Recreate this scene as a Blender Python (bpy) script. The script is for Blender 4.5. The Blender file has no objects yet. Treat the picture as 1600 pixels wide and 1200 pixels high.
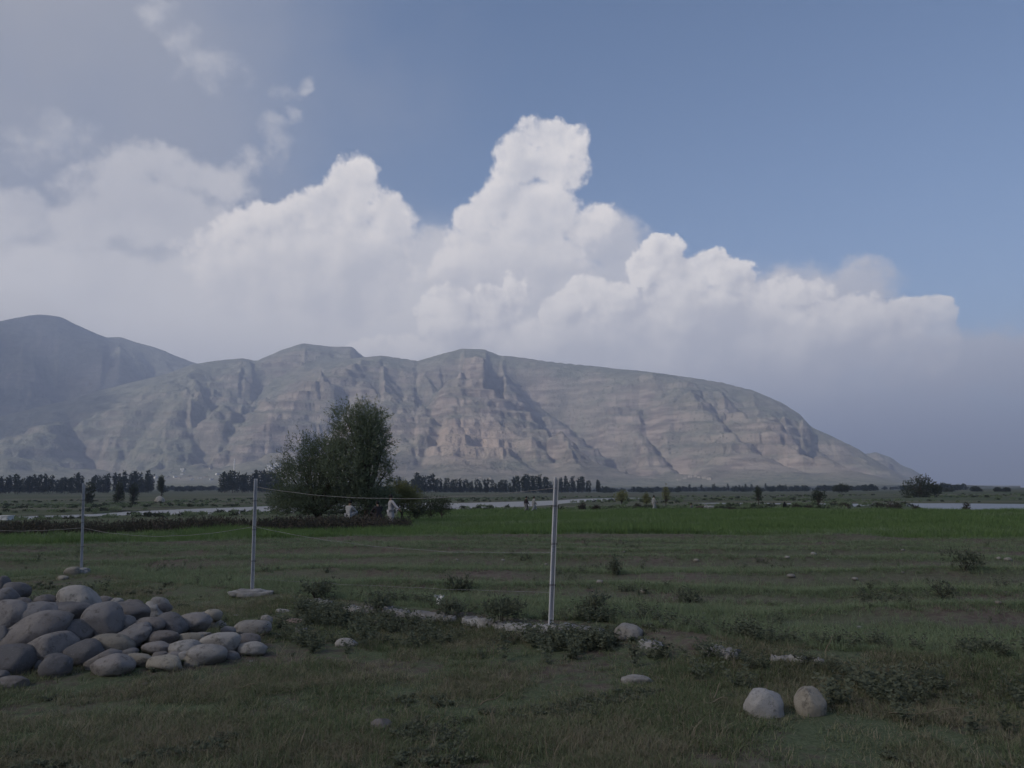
import bpy, bmesh, math, random
import numpy as np
from mathutils import Vector, Matrix, Euler

R = math.radians
scene = bpy.context.scene
COL = scene.collection

# ------------------------------------------------------------------ camera
CAM_Z = 1.6
FPX = 1210.0                       # focal length in pixels of a 1600 px wide frame
PITCH = math.atan(168.0 / FPX)
ROLL = R(-0.45)
cam_d = bpy.data.cameras.new('camera')
cam_d.sensor_width = 36.0
cam_d.lens = 36.0 * FPX / 1600.0
cam_d.clip_start = 0.1
cam_d.clip_end = 90000.0
cam = bpy.data.objects.new('camera', cam_d)
COL.objects.link(cam)
CAM_M = (Matrix.Translation((0, 0, CAM_Z)) @ Matrix.Rotation(PITCH, 4, 'X')
         @ Matrix.Rotation(R(90), 4, 'X') @ Matrix.Rotation(ROLL, 4, 'Z'))
cam.matrix_world = CAM_M
scene.camera = cam
CAM_R = np.array(CAM_M.to_3x3())

def ray(px, py):
    """unit direction through a pixel of the 1600 x 1200 photograph"""
    v = CAM_R @ np.array([(px - 800.0) / FPX, -(py - 600.0) / FPX, -1.0])
    return v / np.linalg.norm(v)

def azel(px, py):
    v = ray(px, py)
    return math.degrees(math.atan2(v[0], v[1])), math.degrees(math.asin(v[2]))

# ------------------------------------------------------------------ light
SUN_EL = R(36.0)
SUN_AZ = R(-122.0)                 # clockwise from +Y (view direction); negative = left
sun_vec = Vector((math.sin(SUN_AZ) * math.cos(SUN_EL), math.cos(SUN_AZ) * math.cos(SUN_EL), math.sin(SUN_EL)))
sl = bpy.data.lights.new('sun', 'SUN')
sl.energy = 3.3
sl.angle = R(0.53)
sl.color = (1.0, 0.93, 0.84)
sun = bpy.data.objects.new('sun', sl)
sun.rotation_euler = sun_vec.to_track_quat('Z', 'Y').to_euler()
sun.location = (0, 0, 50)
COL.objects.link(sun)

scene.view_settings.view_transform = 'Standard'
scene.view_settings.look = 'None'
scene.view_settings.gamma = 1.0
scene.view_settings.exposure = 0.72
scene.view_settings.use_curve_mapping = False
scene.render.engine = 'CYCLES'
cy = scene.cycles
cy.max_bounces = 5; cy.diffuse_bounces = 2; cy.glossy_bounces = 2
cy.transmission_bounces = 3; cy.transparent_max_bounces = 6; cy.volume_bounces = 0
cy.use_denoising = True
cy.use_adaptive_sampling = True; cy.adaptive_threshold = 0.02
cy.sample_clamp_indirect = 4.0
cy.caustics_reflective = False; cy.caustics_refractive = False

# ------------------------------------------------------------------ node helper
class NT:
    def __init__(self, tree):
        self.t = tree
    def n(self, typ, **kw):
        nd = self.t.nodes.new(typ)
        for k, v in kw.items():
            setattr(nd, k, v)
        return nd
    def put(self, sock, v):
        if isinstance(v, bpy.types.NodeSocket):
            self.t.links.new(v, sock)
        else:
            sock.default_value = v
    def m(self, op, a, b=None, c=None, clamp=False):
        nd = self.n('ShaderNodeMath', operation=op, use_clamp=clamp)
        self.put(nd.inputs[0], a)
        if b is not None: self.put(nd.inputs[1], b)
        if c is not None: self.put(nd.inputs[2], c)
        return nd.outputs[0]
    def vm(self, op, a, b=None, c=None):
        nd = self.n('ShaderNodeVectorMath', operation=op)
        self.put(nd.inputs[0], a)
        if b is not None: self.put(nd.inputs[1], b)
        if c is not None: self.put(nd.inputs[2], c)
        return nd.outputs[0]
    def ss(self, x, a, b, lo=0.0, hi=1.0, kind='SMOOTHSTEP'):
        nd = self.n('ShaderNodeMapRange', interpolation_type=kind)
        nd.clamp = True
        self.put(nd.inputs[0], x)
        for i, v in ((1, a), (2, b), (3, lo), (4, hi)):
            self.put(nd.inputs[i], v)
        return nd.outputs[0]
    def mix(self, f, a, b, blend='MIX'):
        nd = self.n('ShaderNodeMix', data_type='RGBA', blend_type=blend)
        self.put(nd.inputs[0], f)
        for i, v in ((6, a), (7, b)):
            if not isinstance(v, bpy.types.NodeSocket) and len(v) == 3: v = (*v, 1.0)
            self.put(nd.inputs[i], v)
        return nd.outputs[2]
    def noise(self, vec, scale, detail=4.0, rough=0.55, out=0, lac=2.0, dist=0.0):
        nd = self.n('ShaderNodeTexNoise')
        if vec is not None: self.put(nd.inputs['Vector'], vec)
        nd.inputs['Scale'].default_value = scale
        nd.inputs['Detail'].default_value = detail
        nd.inputs['Roughness'].default_value = rough
        nd.inputs['Lacunarity'].default_value = lac
        nd.inputs['Distortion'].default_value = dist
        return nd.outputs[out]
    def curve(self, x, pts):
        nd = self.n('ShaderNodeFloatCurve')
        cv = nd.mapping.curves[0]
        pts = sorted(pts)
        while len(cv.points) > 2: cv.points.remove(cv.points[1])
        cv.points[0].location = pts[0]; cv.points[-1].location = pts[-1]
        for p in pts[1:-1]: cv.points.new(*p)
        for p in cv.points: p.handle_type = 'AUTO_CLAMPED'
        nd.mapping.update()
        self.put(nd.inputs['Value'], x)
        return nd.outputs[0]

# ------------------------------------------------------------------ world: sky and clouds
world = bpy.data.worlds.new('World')
scene.world = world
world.use_nodes = True
wt = world.node_tree
wt.nodes.clear()
W = NT(wt)
SKY_STRENGTH = 0.088
sky = W.n('ShaderNodeTexSky', sky_type='NISHITA')
sky.sun_disc = False
sky.sun_elevation = SUN_EL
sky.sun_rotation = SUN_AZ
sky.altitude = 900.0
sky.air_density = 1.0
sky.dust_density = 0.6
sky.ozone_density = 2.0
tc = W.n('ShaderNodeTexCoord')
D = tc.outputs['Generated']
sep = W.n('ShaderNodeSeparateXYZ'); W.put(sep.inputs[0], D)
dx, dy, dz = sep.outputs
az = W.m('MULTIPLY', W.m('ARCTAN2', dx, dy), 180 / math.pi)
el = W.m('MULTIPLY', W.m('ARCSINE', dz), 180 / math.pi)
# turbulent displacement of the cloud outlines (degrees)
wn = W.noise(D, 9.0, 8.0, 0.62, out=1)
P0 = W.n('ShaderNodeCombineXYZ'); W.put(P0.inputs[0], az); W.put(P0.inputs[1], el)
wv = W.vm('MULTIPLY', W.vm('SUBTRACT', wn, (0.5, 0.5, 0.5)), (4.2, 4.2, 0.0))
PW = W.vm('ADD', P0.outputs[0], wv)
psep = W.n('ShaderNodeSeparateXYZ'); W.put(psep.inputs[0], PW)
azw, elw = psep.outputs[0], psep.outputs[1]
LD = (-0.62, 0.62, 0.0)                                   # towards the sun as seen on the cloud face, degrees
PWL = W.vm('ADD', PW, LD)
b0 = W.noise(D, 38.0, 6.0, 0.62)
b1 = W.noise(W.vm('ADD', D, (-0.0065, -0.001, 0.0065)), 38.0, 4.0, 0.62)
relief = W.m('SUBTRACT', b0, b1)
c0_ = W.noise(D, 13.0, 3.0, 0.5); c1_ = W.noise(W.vm('ADD', D, (-0.02, -0.003, 0.02)), 13.0, 3.0, 0.5)
swell = W.m('SUBTRACT', c0_, c1_)
vn = W.noise(D, 4.0, 5.0, 0.55)
# the hazy bank that lies along the whole horizon
vn0 = W.m('SUBTRACT', vn, 0.5)
bank_top = W.m('ADD', W.m('MULTIPLY', vn0, W.ss(W.m('ABSOLUTE', az), 34.0, 70.0, 16.0, 60.0)), W.ss(az, 2.0, 34.0, 17.0, 8.0))
bank = W.m('SUBTRACT', bank_top, el)
DEG = 0.0455

def blobs(vec, lst, k):
    """smooth union of puffs: height of the cloud face above its outline, degrees"""
    H = None
    for px, py, rx, ry in lst:
        a, e = azel(px, py)
        rx *= DEG; ry *= DEG
        q = W.vm('MULTIPLY_ADD', vec, (1 / rx, 1 / ry, 0.0), (-a / rx, -e / ry, 0.0))
        nd = W.n('ShaderNodeVectorMath', operation='DOT_PRODUCT')
        W.put(nd.inputs[0], q); W.put(nd.inputs[1], q)
        r = min(rx, ry) * 0.9
        h = W.m('MULTIPLY_ADD', nd.outputs['Value'], -r, r)
        H = h if H is None else W.m('SMOOTH_MAX', H, h, k)
    return H

TOWER = [(562, 262, 40, 30), (548, 300, 52, 50), (500, 325, 58, 46), (440, 345, 62, 40), (372, 352, 46, 34), (330, 372, 34, 34),
         (290, 388, 40, 16), (606, 350, 44, 56), (562, 338, 42, 40), (560, 400, 100, 60),
         (846, 214, 50, 36), (888, 212, 34, 30), (860, 262, 46, 46), (808, 258, 44, 52), (776, 312, 46, 46), (738, 350, 40, 40), (899, 262, 27, 36),
         (845, 340, 80, 60), (704, 405, 34, 48), (930, 352, 50, 34), (480, 440, 190, 90), (800, 440, 150, 100)]
FRONT = [(1036, 392, 44, 34), (1010, 420, 34, 34), (1075, 432, 58, 44), (1122, 420, 38, 30), (1156, 436, 40, 34), (1200, 462, 44, 30),
         (1252, 458, 46, 24), (918, 455, 42, 36), (878, 486, 44, 46), (960, 470, 50, 36), (808, 452, 24, 40), (768, 486, 52, 40),
         (706, 500, 50, 52), (1450, 486, 40, 36), (1405, 488, 48, 40), (1474, 470, 22, 18), (1445, 525, 48, 44), (1340, 500, 70, 50), (1388, 545, 80, 60), (1322, 574, 60, 36),
         (1090, 560, 200, 120), (860, 590, 190, 110), (640, 600, 130, 80), (1290, 560, 110, 80)]
BACK = [(262, 264, 90, 40), (345, 276, 66, 38), (190, 290, 50, 50), (128, 348, 52, 50), (240, 330, 150, 60), (70, 420, 110, 50), (20, 330, 46, 40), (-30, 350, 60, 60),
        (388, 246, 20, 26), (1342, 442, 62, 42), (950, 372, 80, 52), (680, 430, 120, 70), (1010, 430, 90, 60), (100, 500, 280, 110), (440, 500, 270, 130), (800, 500, 260, 130),
        (1180, 520, 260, 100), (1520, 560, 140, 52)]

def layer(lst, k, bamp, soft0, soft1):
    H = blobs(PW, lst, k)
    lit = W.m('SUBTRACT', H, blobs(PWL, lst, k))
    dep = W.m('ADD', H, W.m('MULTIPLY', W.m('SUBTRACT', b0, 0.5), bamp))
    return dep, W.ss(dep, soft0, soft1), lit

def shade(dep, lit, krel, klit, kdeep, base):
    rim = W.ss(dep, 0.0, 2.5, 1.0, 0.35)                  # relief reads near the lit rims, the heart is soft
    s = W.m('ADD', base, W.m('MULTIPLY', W.m('MULTIPLY', relief, krel), rim))
    s = W.m('ADD', s, W.m('MULTIPLY', lit, klit))
    s = W.m('ADD', s, W.m('MULTIPLY', swell, krel * 0.8))
    s = W.m('SUBTRACT', s, W.ss(dep, 0.3, 3.5, 0.0, kdeep))
    return W.m('ADD', s, W.m('MULTIPLY', vn0, 0.9), clamp=True)

skyc = W.vm('SCALE', sky.outputs[0]); skyc.node.inputs['Scale'].default_value = SKY_STRENGTH
# thin grey veil, upper left
veil = W.m('MULTIPLY', W.ss(W.m('ADD', az, W.m('MULTIPLY', vn0, 30.0)), 2.0, -34.0), W.ss(el, 2.0, 14.0))
veil = W.m('MULTIPLY', veil, W.ss(vn, 0.2, 0.65, 0.75, 1.0))
col0 = W.mix(veil, skyc, (0.275, 0.285, 0.325))
bankc = W.mix(W.ss(az, 6.0, 30.0), (0.67, 0.645, 0.625), (0.30, 0.295, 0.305))
bankc = W.mix(W.m('ADD', 0.3, W.m('MULTIPLY', vn0, 1.2), clamp=True), bankc, (0.70, 0.665, 0.645))
bank_a = W.ss(bank, -3.5, 6.0, 0.0, 0.96)
out_col = W.mix(bank_a, col0, bankc)

# the cumulus ahead
col = col0
fm = None
for px, py, rx, ry in ((322, 100, 58, 34), (282, 62, 40, 30), (250, 20, 30, 36), (60, 230, 60, 36), (445, 132, 22, 14), (470, 122, 14, 10), (422, 182, 22, 14), (456, 172, 12, 12), (428, 225, 24, 40), (90, 215, 70, 26)):
    h = blobs(PW, [(px, py, rx, ry)], 0.1)
    h = W.m('DIVIDE', h, min(rx, ry) * DEG)
    fm = h if fm is None else W.m('MAXIMUM', fm, h)
fmask = W.ss(W.m('ADD', fm, W.m('MULTIPLY', W.m('SUBTRACT', b0, 0.5), 4.2)), -0.5, 1.7, 0.0, 0.7)
col = W.mix(fmask, col, W.mix(W.m('MULTIPLY_ADD', relief, 2.0, 0.5, clamp=True), (0.33, 0.345, 0.40), (0.45, 0.445, 0.46)))
dB, aB, lB = layer(BACK, 0.5, 3.6, -0.35, 1.6)
dT, aT, lT = layer(TOWER, 0.3, 3.0, -0.1, 0.85)
dF, aF, lF = layer(FRONT, 0.2, 2.7, 0.0, 0.5)
cB = W.mix(shade(dB, lB, 0.7, 0.12, 0.1, 0.40), (0.42, 0.42, 0.45), (0.64, 0.605, 0.585))
cT = W.mix(shade(dT, lT, 2.5, 0.26, 0.35, 0.55), (0.505, 0.497, 0.515), (0.74, 0.695, 0.66))
cF = W.mix(shade(dF, lF, 3.3, 0.28, 0.40, 0.58), (0.535, 0.52, 0.53), (0.82, 0.77, 0.72))
col = W.mix(W.m('MULTIPLY', aB, 0.85), col, cB)
col = W.mix(bank_a, col, bankc)
# cloud feet melt into the bank
foot = W.ss(W.m('ADD', el, W.m('MULTIPLY', vn0, 12.0)), 8.0, 18.0)
foot_r = W.ss(W.m('ADD', el, W.m('MULTIPLY', vn0, 10.0)), 4.5, 13.0)
col = W.mix(W.m('MULTIPLY', aT, W.m('MULTIPLY', foot, 0.94)), col, cT)
col = W.mix(W.m('MULTIPLY', aF, W.m('MULTIPLY', foot_r, 0.96)), col, cF)

bg_in = W.n('ShaderNodeBackground'); W.put(bg_in.inputs['Color'], col)
bg_out = W.n('ShaderNodeBackground'); W.put(bg_out.inputs['Color'], out_col)
bg_low = W.n('ShaderNodeBackground'); bg_low.inputs['Color'].default_value = (0.10, 0.10, 0.09, 1)
ahead = W.m('MULTIPLY', W.m('MULTIPLY', W.m('LESS_THAN', W.m('ABSOLUTE', az), 48.0), W.m('LESS_THAN', el, 38.0)), W.m('GREATER_THAN', el, 0.0))
mx = W.n('ShaderNodeMixShader'); W.put(mx.inputs[0], ahead)
wt.links.new(bg_out.outputs[0], mx.inputs[1]); wt.links.new(bg_in.outputs[0], mx.inputs[2])
mx2 = W.n('ShaderNodeMixShader'); W.put(mx2.inputs[0], W.ss(el, -0.5, -4.0))
wt.links.new(mx.outputs[0], mx2.inputs[1]); wt.links.new(bg_low.outputs[0], mx2.inputs[2])
wo = W.n('ShaderNodeOutputWorld')
wt.links.new(mx2.outputs[0], wo.inputs['Surface'])
world.cycles.sampling_method = 'MANUAL'
world.cycles.sample_map_resolution = 512

# ------------------------------------------------------------------ mesh and material helpers
rng = np.random.default_rng(7)
random.seed(7)

_perm = np.random.default_rng(11).permutation(256)
_perm = np.concatenate([_perm, _perm])
_gx = np.cos(np.arange(256) * 2.399963); _gy = np.sin(np.arange(256) * 2.399963)
def perlin(x, y):
    xi = np.floor(x).astype(np.int64); yi = np.floor(y).astype(np.int64)
    xf = x - xi; yf = y - yi
    u = xf * xf * xf * (xf * (xf * 6 - 15) + 10); v = yf * yf * yf * (yf * (yf * 6 - 15) + 10)
    def g(ix, iy, fx, fy):
        h = _perm[_perm[ix & 255] + (iy & 255)]
        return _gx[h] * fx + _gy[h] * fy
    a = g(xi, yi, xf, yf); b = g(xi + 1, yi, xf - 1, yf)
    c = g(xi, yi + 1, xf, yf - 1); d = g(xi + 1, yi + 1, xf - 1, yf - 1)
    return (a + u * (b - a)) * (1 - v) + (c + u * (d - c)) * v
def fbm(x, y, oct=5, gain=0.5):
    s = 0.0; a = 1.0; f = 1.0
    for k in range(oct):
        s = s + a * perlin(x * f + 17.3 * k, y * f - 9.1 * k); a *= gain; f *= 2.03
    return s
def sstep(x, a, b):
    t = np.clip((x - a) / (b - a), 0, 1)
    return t * t * (3 - 2 * t)

def mesh_np(name, v, f, smooth=True):
    """mesh from numpy arrays; f is (n,3) or (n,4)"""
    me = bpy.data.meshes.new(name)
    v = np.ascontiguousarray(v, dtype=np.float32); f = np.ascontiguousarray(f, dtype=np.int32)
    k = f.shape[1]
    me.vertices.add(len(v)); me.vertices.foreach_set('co', v.ravel())
    me.loops.add(f.size); me.loops.foreach_set('vertex_index', f.ravel())
    me.polygons.add(len(f))
    me.polygons.foreach_set('loop_start', np.arange(0, f.size, k, dtype=np.int32))
    me.polygons.foreach_set('loop_total', np.full(len(f), k, dtype=np.int32))
    me.update(calc_edges=True)
    me.polygons.foreach_set('use_smooth', np.full(len(f), smooth, dtype=bool))
    return me

def link(name, me, mat=None, parent=None, loc=None):
    o = bpy.data.objects.new(name, me)
    COL.objects.link(o)
    if mat is not None and not me.materials: me.materials.append(mat)
    if parent is not None: o.parent = parent
    if loc is not None: o.location = loc
    return o
def tag(o, label=None, cat=None, group=None, kind=None):
    if label: o['label'] = label
    if cat: o['category'] = cat
    if group: o['group'] = group
    if kind: o['kind'] = kind
    return o
def empty(name, loc, label=None, cat=None, group=None, rz=0.0):
    o = bpy.data.objects.new(name, None)
    COL.objects.link(o)
    o.location = loc; o.rotation_euler = (0, 0, rz)
    o.empty_display_size = 0.1
    return tag(o, label, cat, group)
def attr(me, name, arr):
    at = me.attributes.new(name, 'FLOAT', 'POINT')
    at.data.foreach_set('value', np.ascontiguousarray(arr, dtype=np.float32))

def mat(name, rough=0.9):
    m = bpy.data.materials.new(name)
    m.use_nodes = True
    t = m.node_tree
    b = t.nodes['Principled BSDF']
    b.inputs['Roughness'].default_value = rough
    b.inputs['Specular IOR Level'].default_value = 0.25
    N = NT(t)
    return m, N, b
def bump(N, b, h, strength, dist):
    nd = N.n('ShaderNodeBump')
    nd.inputs['Strength'].default_value = strength
    nd.inputs['Distance'].default_value = dist
    N.put(nd.inputs['Height'], h)
    N.put(b.inputs['Normal'], nd.outputs[0])
def objco(N):
    return N.n('ShaderNodeTexCoord').outputs['Object']
def geopos(N):
    return N.n('ShaderNodeNewGeometry').outputs['Position']
def atn(N, name):
    return N.n('ShaderNodeAttribute', attribute_name=name).outputs['Fac']

def simple_mat(name, c0, c1, scale=8.0, rough=0.85, bstr=0.3, bdist=0.01, detail=6.0, trans=0.0):
    m, N, b = mat(name, rough)
    co = objco(N)
    n = N.noise(co, scale, detail, 0.6)
    N.put(b.inputs['Base Color'], N.mix(N.ss(n, 0.3, 0.7), c0, c1))
    if bstr: bump(N, b, N.noise(co, scale * 4, 5.0, 0.6), bstr, bdist)
    return m

def leaf_mat(name, c0, c1, dry=None, trans=0.35):
    """two-sided leaf colour varied per blade or leaf instance"""
    m = bpy.data.materials.new(name); m.use_nodes = True
    t = m.node_tree; t.nodes.clear(); N = NT(t)
    oi = N.n('ShaderNodeObjectInfo').outputs['Random']
    pos = geopos(N)
    n = N.noise(pos, 1.7, 3.0, 0.6)
    isl = N.n('ShaderNodeNewGeometry').outputs['Random Per Island']
    f = N.m('ADD', N.m('MULTIPLY', oi, 0.4), N.m('ADD', N.m('MULTIPLY', isl, 0.35), N.m('MULTIPLY', N.m('SUBTRACT', n, 0.38), 0.8)), clamp=True)
    c = N.mix(f, c0, c1)
    if dry is not None:
        dn = N.noise(pos, 0.55, 4.0, 0.6)
        k = N.m('MULTIPLY', N.ss(dn, 0.45, 0.62), N.ss(isl, 0.25, 0.6))
        c = N.mix(N.m('MAXIMUM', k, N.ss(isl, 0.90, 0.94)), c, dry)
    df = N.n('ShaderNodeBsdfDiffuse'); N.put(df.inputs[0], c)
    tr = N.n('ShaderNodeBsdfTranslucent'); N.put(tr.inputs[0], c)
    mx = N.n('ShaderNodeMixShader'); mx.inputs[0].default_value = trans
    t.links.new(df.outputs[0], mx.inputs[1]); t.links.new(tr.outputs[0], mx.inputs[2])
    out = N.n('ShaderNodeOutputMaterial'); t.links.new(mx.outputs[0], out.inputs[0])
    return m

# ------------------------------------------------------------------ lie of the land
WATER_Z = -2.0
def flat_at(px, py, z):
    v = ray(px, py)
    t = (z - CAM_Z) / v[2]
    return np.array([v[0] * t, v[1] * t])

# river channels: outlines on the water level
def poly_on(z, pts):
    return np.array([flat_at(x, y, z) for x, y in pts])
RIVER = [
    poly_on(WATER_Z, [(-120, 812), (20, 808), (60, 806), (100, 805), (160, 802.5), (200, 799.5), (290, 795.5), (380, 792.5), (440, 790), (560, 787.5), (640, 785.5), (700, 786.5), (800, 784),
                      (868, 782), (905, 779.5), (990, 777.6), (1040, 778.5), (1000, 781), (952, 783.5), (930, 786), (880, 788.2), (860, 790.5), (800, 794), (735, 796), (705, 799),
                      (650, 802), (560, 802), (440, 803), (330, 806), (170, 809), (60, 814), (-120, 822)]),
    poly_on(WATER_Z, [(1040, 786), (1120, 785.6), (1240, 786.5), (1370, 787.2), (1420, 786.5), (1500, 786.5), (1600, 787.5), (1760, 789), (1760, 802.5), (1620, 801), (1540, 800.5),
                      (1465, 799.6), (1440, 796), (1418, 793.2), (1375, 791), (1340, 793.5), (1318, 794.5), (1335, 791), (1300, 789.6), (1200, 788.8), (1100, 788.2)]),
]
def in_poly(x, y, P):
    c = np.zeros(x.shape, bool)
    n = len(P)
    for i in range(n):
        x0, y0 = P[i]; x1, y1 = P[(i + 1) % n]
        if y0 == y1: continue
        k = ((y0 > y) != (y1 > y)) & (x < (x1 - x0) * (y - y0) / (y1 - y0) + x0)
        c ^= k
    return c

# the kerb of stone and concrete along the fence, from photo positions at ground level
KERB = np.array([flat_at(*p, 0.05) for p in ((-160, 902), (128, 896), (395, 930), (500, 944), (560, 954), (640, 962), (740, 972), (862, 984), (950, 990), (1060, 1005), (1165, 1024), (1300, 1034), (1800, 1062))])
def kerb_dist(x, y):
    """signed distance from the kerb line, positive on the field side"""
    yk = np.interp(x, KERB[:, 0], KERB[:, 1])
    return (y - yk) * 0.97

# heap of river stones: its upper surface
HX, HY = -5.0, 8.45
def heap(x, y):
    h = 0.56 * np.exp(-((x - HX + 0.3) / 1.45) ** 2 - ((y - HY) / 0.95) ** 2)
    return h + 0.12 * np.exp(-((x - HX - 1.7) / 0.8) ** 2 - ((y - HY + 0.3) / 0.7) ** 2)

def furrow(x, y):
    """old plough ridges on the field behind the fence"""
    w = y + 0.10 * x + 2.2 * perlin(x * 0.07, y * 0.13) + 0.5 * perlin(x * .3, y * .4) + 0.2 * perlin(x * 1.1, y * .9)
    return w
def ground_z(x, y):
    x = np.asarray(x, float); y = np.asarray(y, float)
    r = np.hypot(x, y)
    azd = np.degrees(np.arctan2(x, y))
    z = np.interp(r, [0, 24, 30, 85, 90, 100, 108], [0.0, 0.0, -0.15, -0.65, -0.75, -1.35, -1.62])
    z = z + np.where(r > 108, -0.08 + 0.0 * r, 0)
    s = 0.13 + 0.87 * sstep(azd, 10, -22)
    z = z + s * np.clip(r - 330, 0, 2600) / 1000 * 8.5
    kd = kerb_dist(x, y)
    nearm = sstep(r, 26, 20) * sstep(kd, -1.1, 0.1)
    z = z + 0.13 * nearm * sstep(azd, -34, -8)
    w = furrow(x, y)
    fm = sstep(kd, 0.8, 2.5) * sstep(r, 29, 26)
    z = z + fm * 0.10 * np.sin(w * 2 * math.pi / 2.35) ** 3 * np.clip(0.8 + 1.5 * perlin(x * 0.13, y * 0.5 + 3), 0.1, 1.6)
    # earth bund in front of the paddy
    bund = np.exp(-((r - 27.6 - 0.5 * perlin(x * 0.15, y * 0.05)) / 0.75) ** 2)
    z = z + 0.20 * bund
    z = z + 0.05 * fbm(x * 0.35, y * 0.35, 3) * sstep(r, 3, 8) * sstep(r, 60, 25)
    z = z + 0.25 * fbm(x * 0.012, y * 0.012, 4) * sstep(r, 95, 130)
    z = z + 0.55 * heap(x, y)
    riv = np.zeros(x.shape, bool)
    for P in RIVER: riv |= in_poly(x, y, P)
    z = np.where(riv, -2.45, np.where((r > 104) & (r < 420), np.maximum(z, WATER_Z + 0.12), z))
    return z
def hit(px, py, z_off=0.0):
    """where the line of sight through a photo pixel meets the ground"""
    v = ray(px, py)
    ts = np.geomspace(2.5, 4000, 4000)
    x = v[0] * ts; y = v[1] * ts; zz = CAM_Z + v[2] * ts
    k = np.nonzero(zz <= ground_z(x, y) + z_off)[0]
    i = k[0] if len(k) else len(ts) - 1
    return Vector((x[i], y[i], float(ground_z(x[i], y[i]))))
def at_dist(px, d):
    """ground point at horizontal distance d in the direction of photo column px"""
    v = ray(px, 770.0); k = d / math.hypot(v[0], v[1])
    x, y = v[0] * k, v[1] * k
    return Vector((x, y, float(ground_z(np.array(x), np.array(y)))))

# ------------------------------------------------------------------ ground sheet
az_f = np.radians(np.concatenate([np.arange(-180, -46, 6.0), np.arange(-46, 46.01, 0.2), np.arange(52, 180, 6.0)]))
rr = np.concatenate([[0.02, 0.8, 1.6, 2.4], 3.0 * 1.0145 ** np.arange(0, 628)])
rr = rr[rr < 25000]
A, RR = np.meshgrid(az_f, rr)
gx = RR * np.sin(A); gy = RR * np.cos(A)
gz = ground_z(gx, gy)
na, nr = len(az_f), len(rr)
idx = np.arange(na * nr).reshape(nr, na)
q = np.stack([idx[:-1], np.roll(idx, -1, 1)[:-1], np.roll(idx, -1, 1)[1:], idx[1:]], -1).reshape(-1, 4)
gme = mesh_np('ground', np.stack([gx, gy, gz], -1).reshape(-1, 3), q[:, ::-1])
az_deg = np.degrees(A)
kd = kerb_dist(gx, gy)
paddy = sstep(RR, 28.2, 28.8) * np.where(az_deg < -8.3, sstep(RR, 38.5, 37.0), sstep(RR, 84.5, 83))
w_ = furrow(gx, gy)
step = np.clip(np.cos(w_ * 2 * math.pi / 2.35), 0, 1) ** 2 * sstep(kd, 0.8, 2.5) * sstep(RR, 28, 26)
bund_ = np.exp(-((RR - 27.5) / 0.8) ** 2)
attr(gme, 'paddy', paddy.ravel())
attr(gme, 'earth', np.clip(step * 0.7 + bund_ * 0.8, 0, 1).ravel())
attr(gme, 'plain', np.where(az_deg < -8.3, sstep(RR, 40, 46), sstep(RR, 86, 100)).ravel())

m_ground, N, b = mat('ground_soil_and_turf', 0.95)
pos = geopos(N)
n1 = N.noise(pos, 0.6, 6.0, 0.62); n2 = N.noise(pos, 9.0, 5.0, 0.65); n3 = N.noise(pos, 45.0, 3.0, 0.6)
soil = N.mix(N.ss(n2, 0.35, 0.65), (0.095, 0.076, 0.064), (0.170, 0.140, 0.118))
turf = N.mix(N.ss(n3, 0.3, 0.7), (0.066, 0.082, 0.046), (0.125, 0.146, 0.086))
c = N.mix(N.ss(N.m('ADD', n1, N.m('MULTIPLY', N.m('SUBTRACT', n2, 0.5), 0.6)), 0.36, 0.56), soil, turf)
c = N.mix(N.m('MULTIPLY', atn(N, 'earth'), N.ss(n1, 0.3, 0.6, 0.0, 0.75)), c, soil)
c = N.mix(atn(N, 'paddy'), c, (0.060, 0.088, 0.040))
mp = N.n('ShaderNodeMapping'); N.put(mp.inputs[0], pos); mp.inputs['Scale'].default_value = (0.35, 1.0, 1.0)
p1 = N.noise(mp.outputs[0], 0.014, 7.0, 0.62); p2 = N.noise(mp.outputs[0], 0.05, 6.0, 0.65)
plain = N.mix(N.ss(p1, 0.40, 0.60), (0.085, 0.105, 0.058), (0.135, 0.130, 0.092))
plain = N.mix(N.ss(p2, 0.52, 0.68), plain, (0.055, 0.050, 0.040))
plain = N.mix(N.ss(p2, 0.34, 0.30), plain, (0.17, 0.165, 0.15))
c = N.mix(atn(N, 'plain'), c, plain)
N.put(b.inputs['Base Color'], c)
b.inputs['Specular IOR Level'].default_value = 0.05
bump(N, b, N.m('ADD', n2, N.m('MULTIPLY', n3, 0.5)), 0.6, 0.03)
tag(link('ground', gme, m_ground), 'grassy valley floor running from the stones to the far fields', kind='structure')

# ------------------------------------------------------------------ river water
m_water, N, b = mat('river_water', 0.36)
b.inputs['Base Color'].default_value = (0.20, 0.20, 0.20, 1)
b.inputs['Specular IOR Level'].default_value = 0.5
b.inputs['IOR'].default_value = 1.333
pos = geopos(N)
wvn = N.noise(pos, 0.9, 4.0, 0.6)
bump(N, b, wvn, 0.6, 0.16)
for P in RIVER:
    bm = bmesh.new()
    cx = P.mean(0)
    vs = [bm.verts.new((*(p + (p - cx) * 0.004), WATER_Z)) for p in P]
    f = bm.faces.new(vs); bmesh.ops.triangulate(bm, faces=[f])
    bmesh.ops.recalc_face_normals(bm, faces=bm.faces)
    for f in bm.faces:
        if f.normal.z < 0: f.normal_flip()
    me = bpy.data.meshes.new('river'); bm.to_mesh(me); bm.free()
    tag(link('river', me, m_water), 'pale shallow river braiding across the valley floor', kind='structure')

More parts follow.
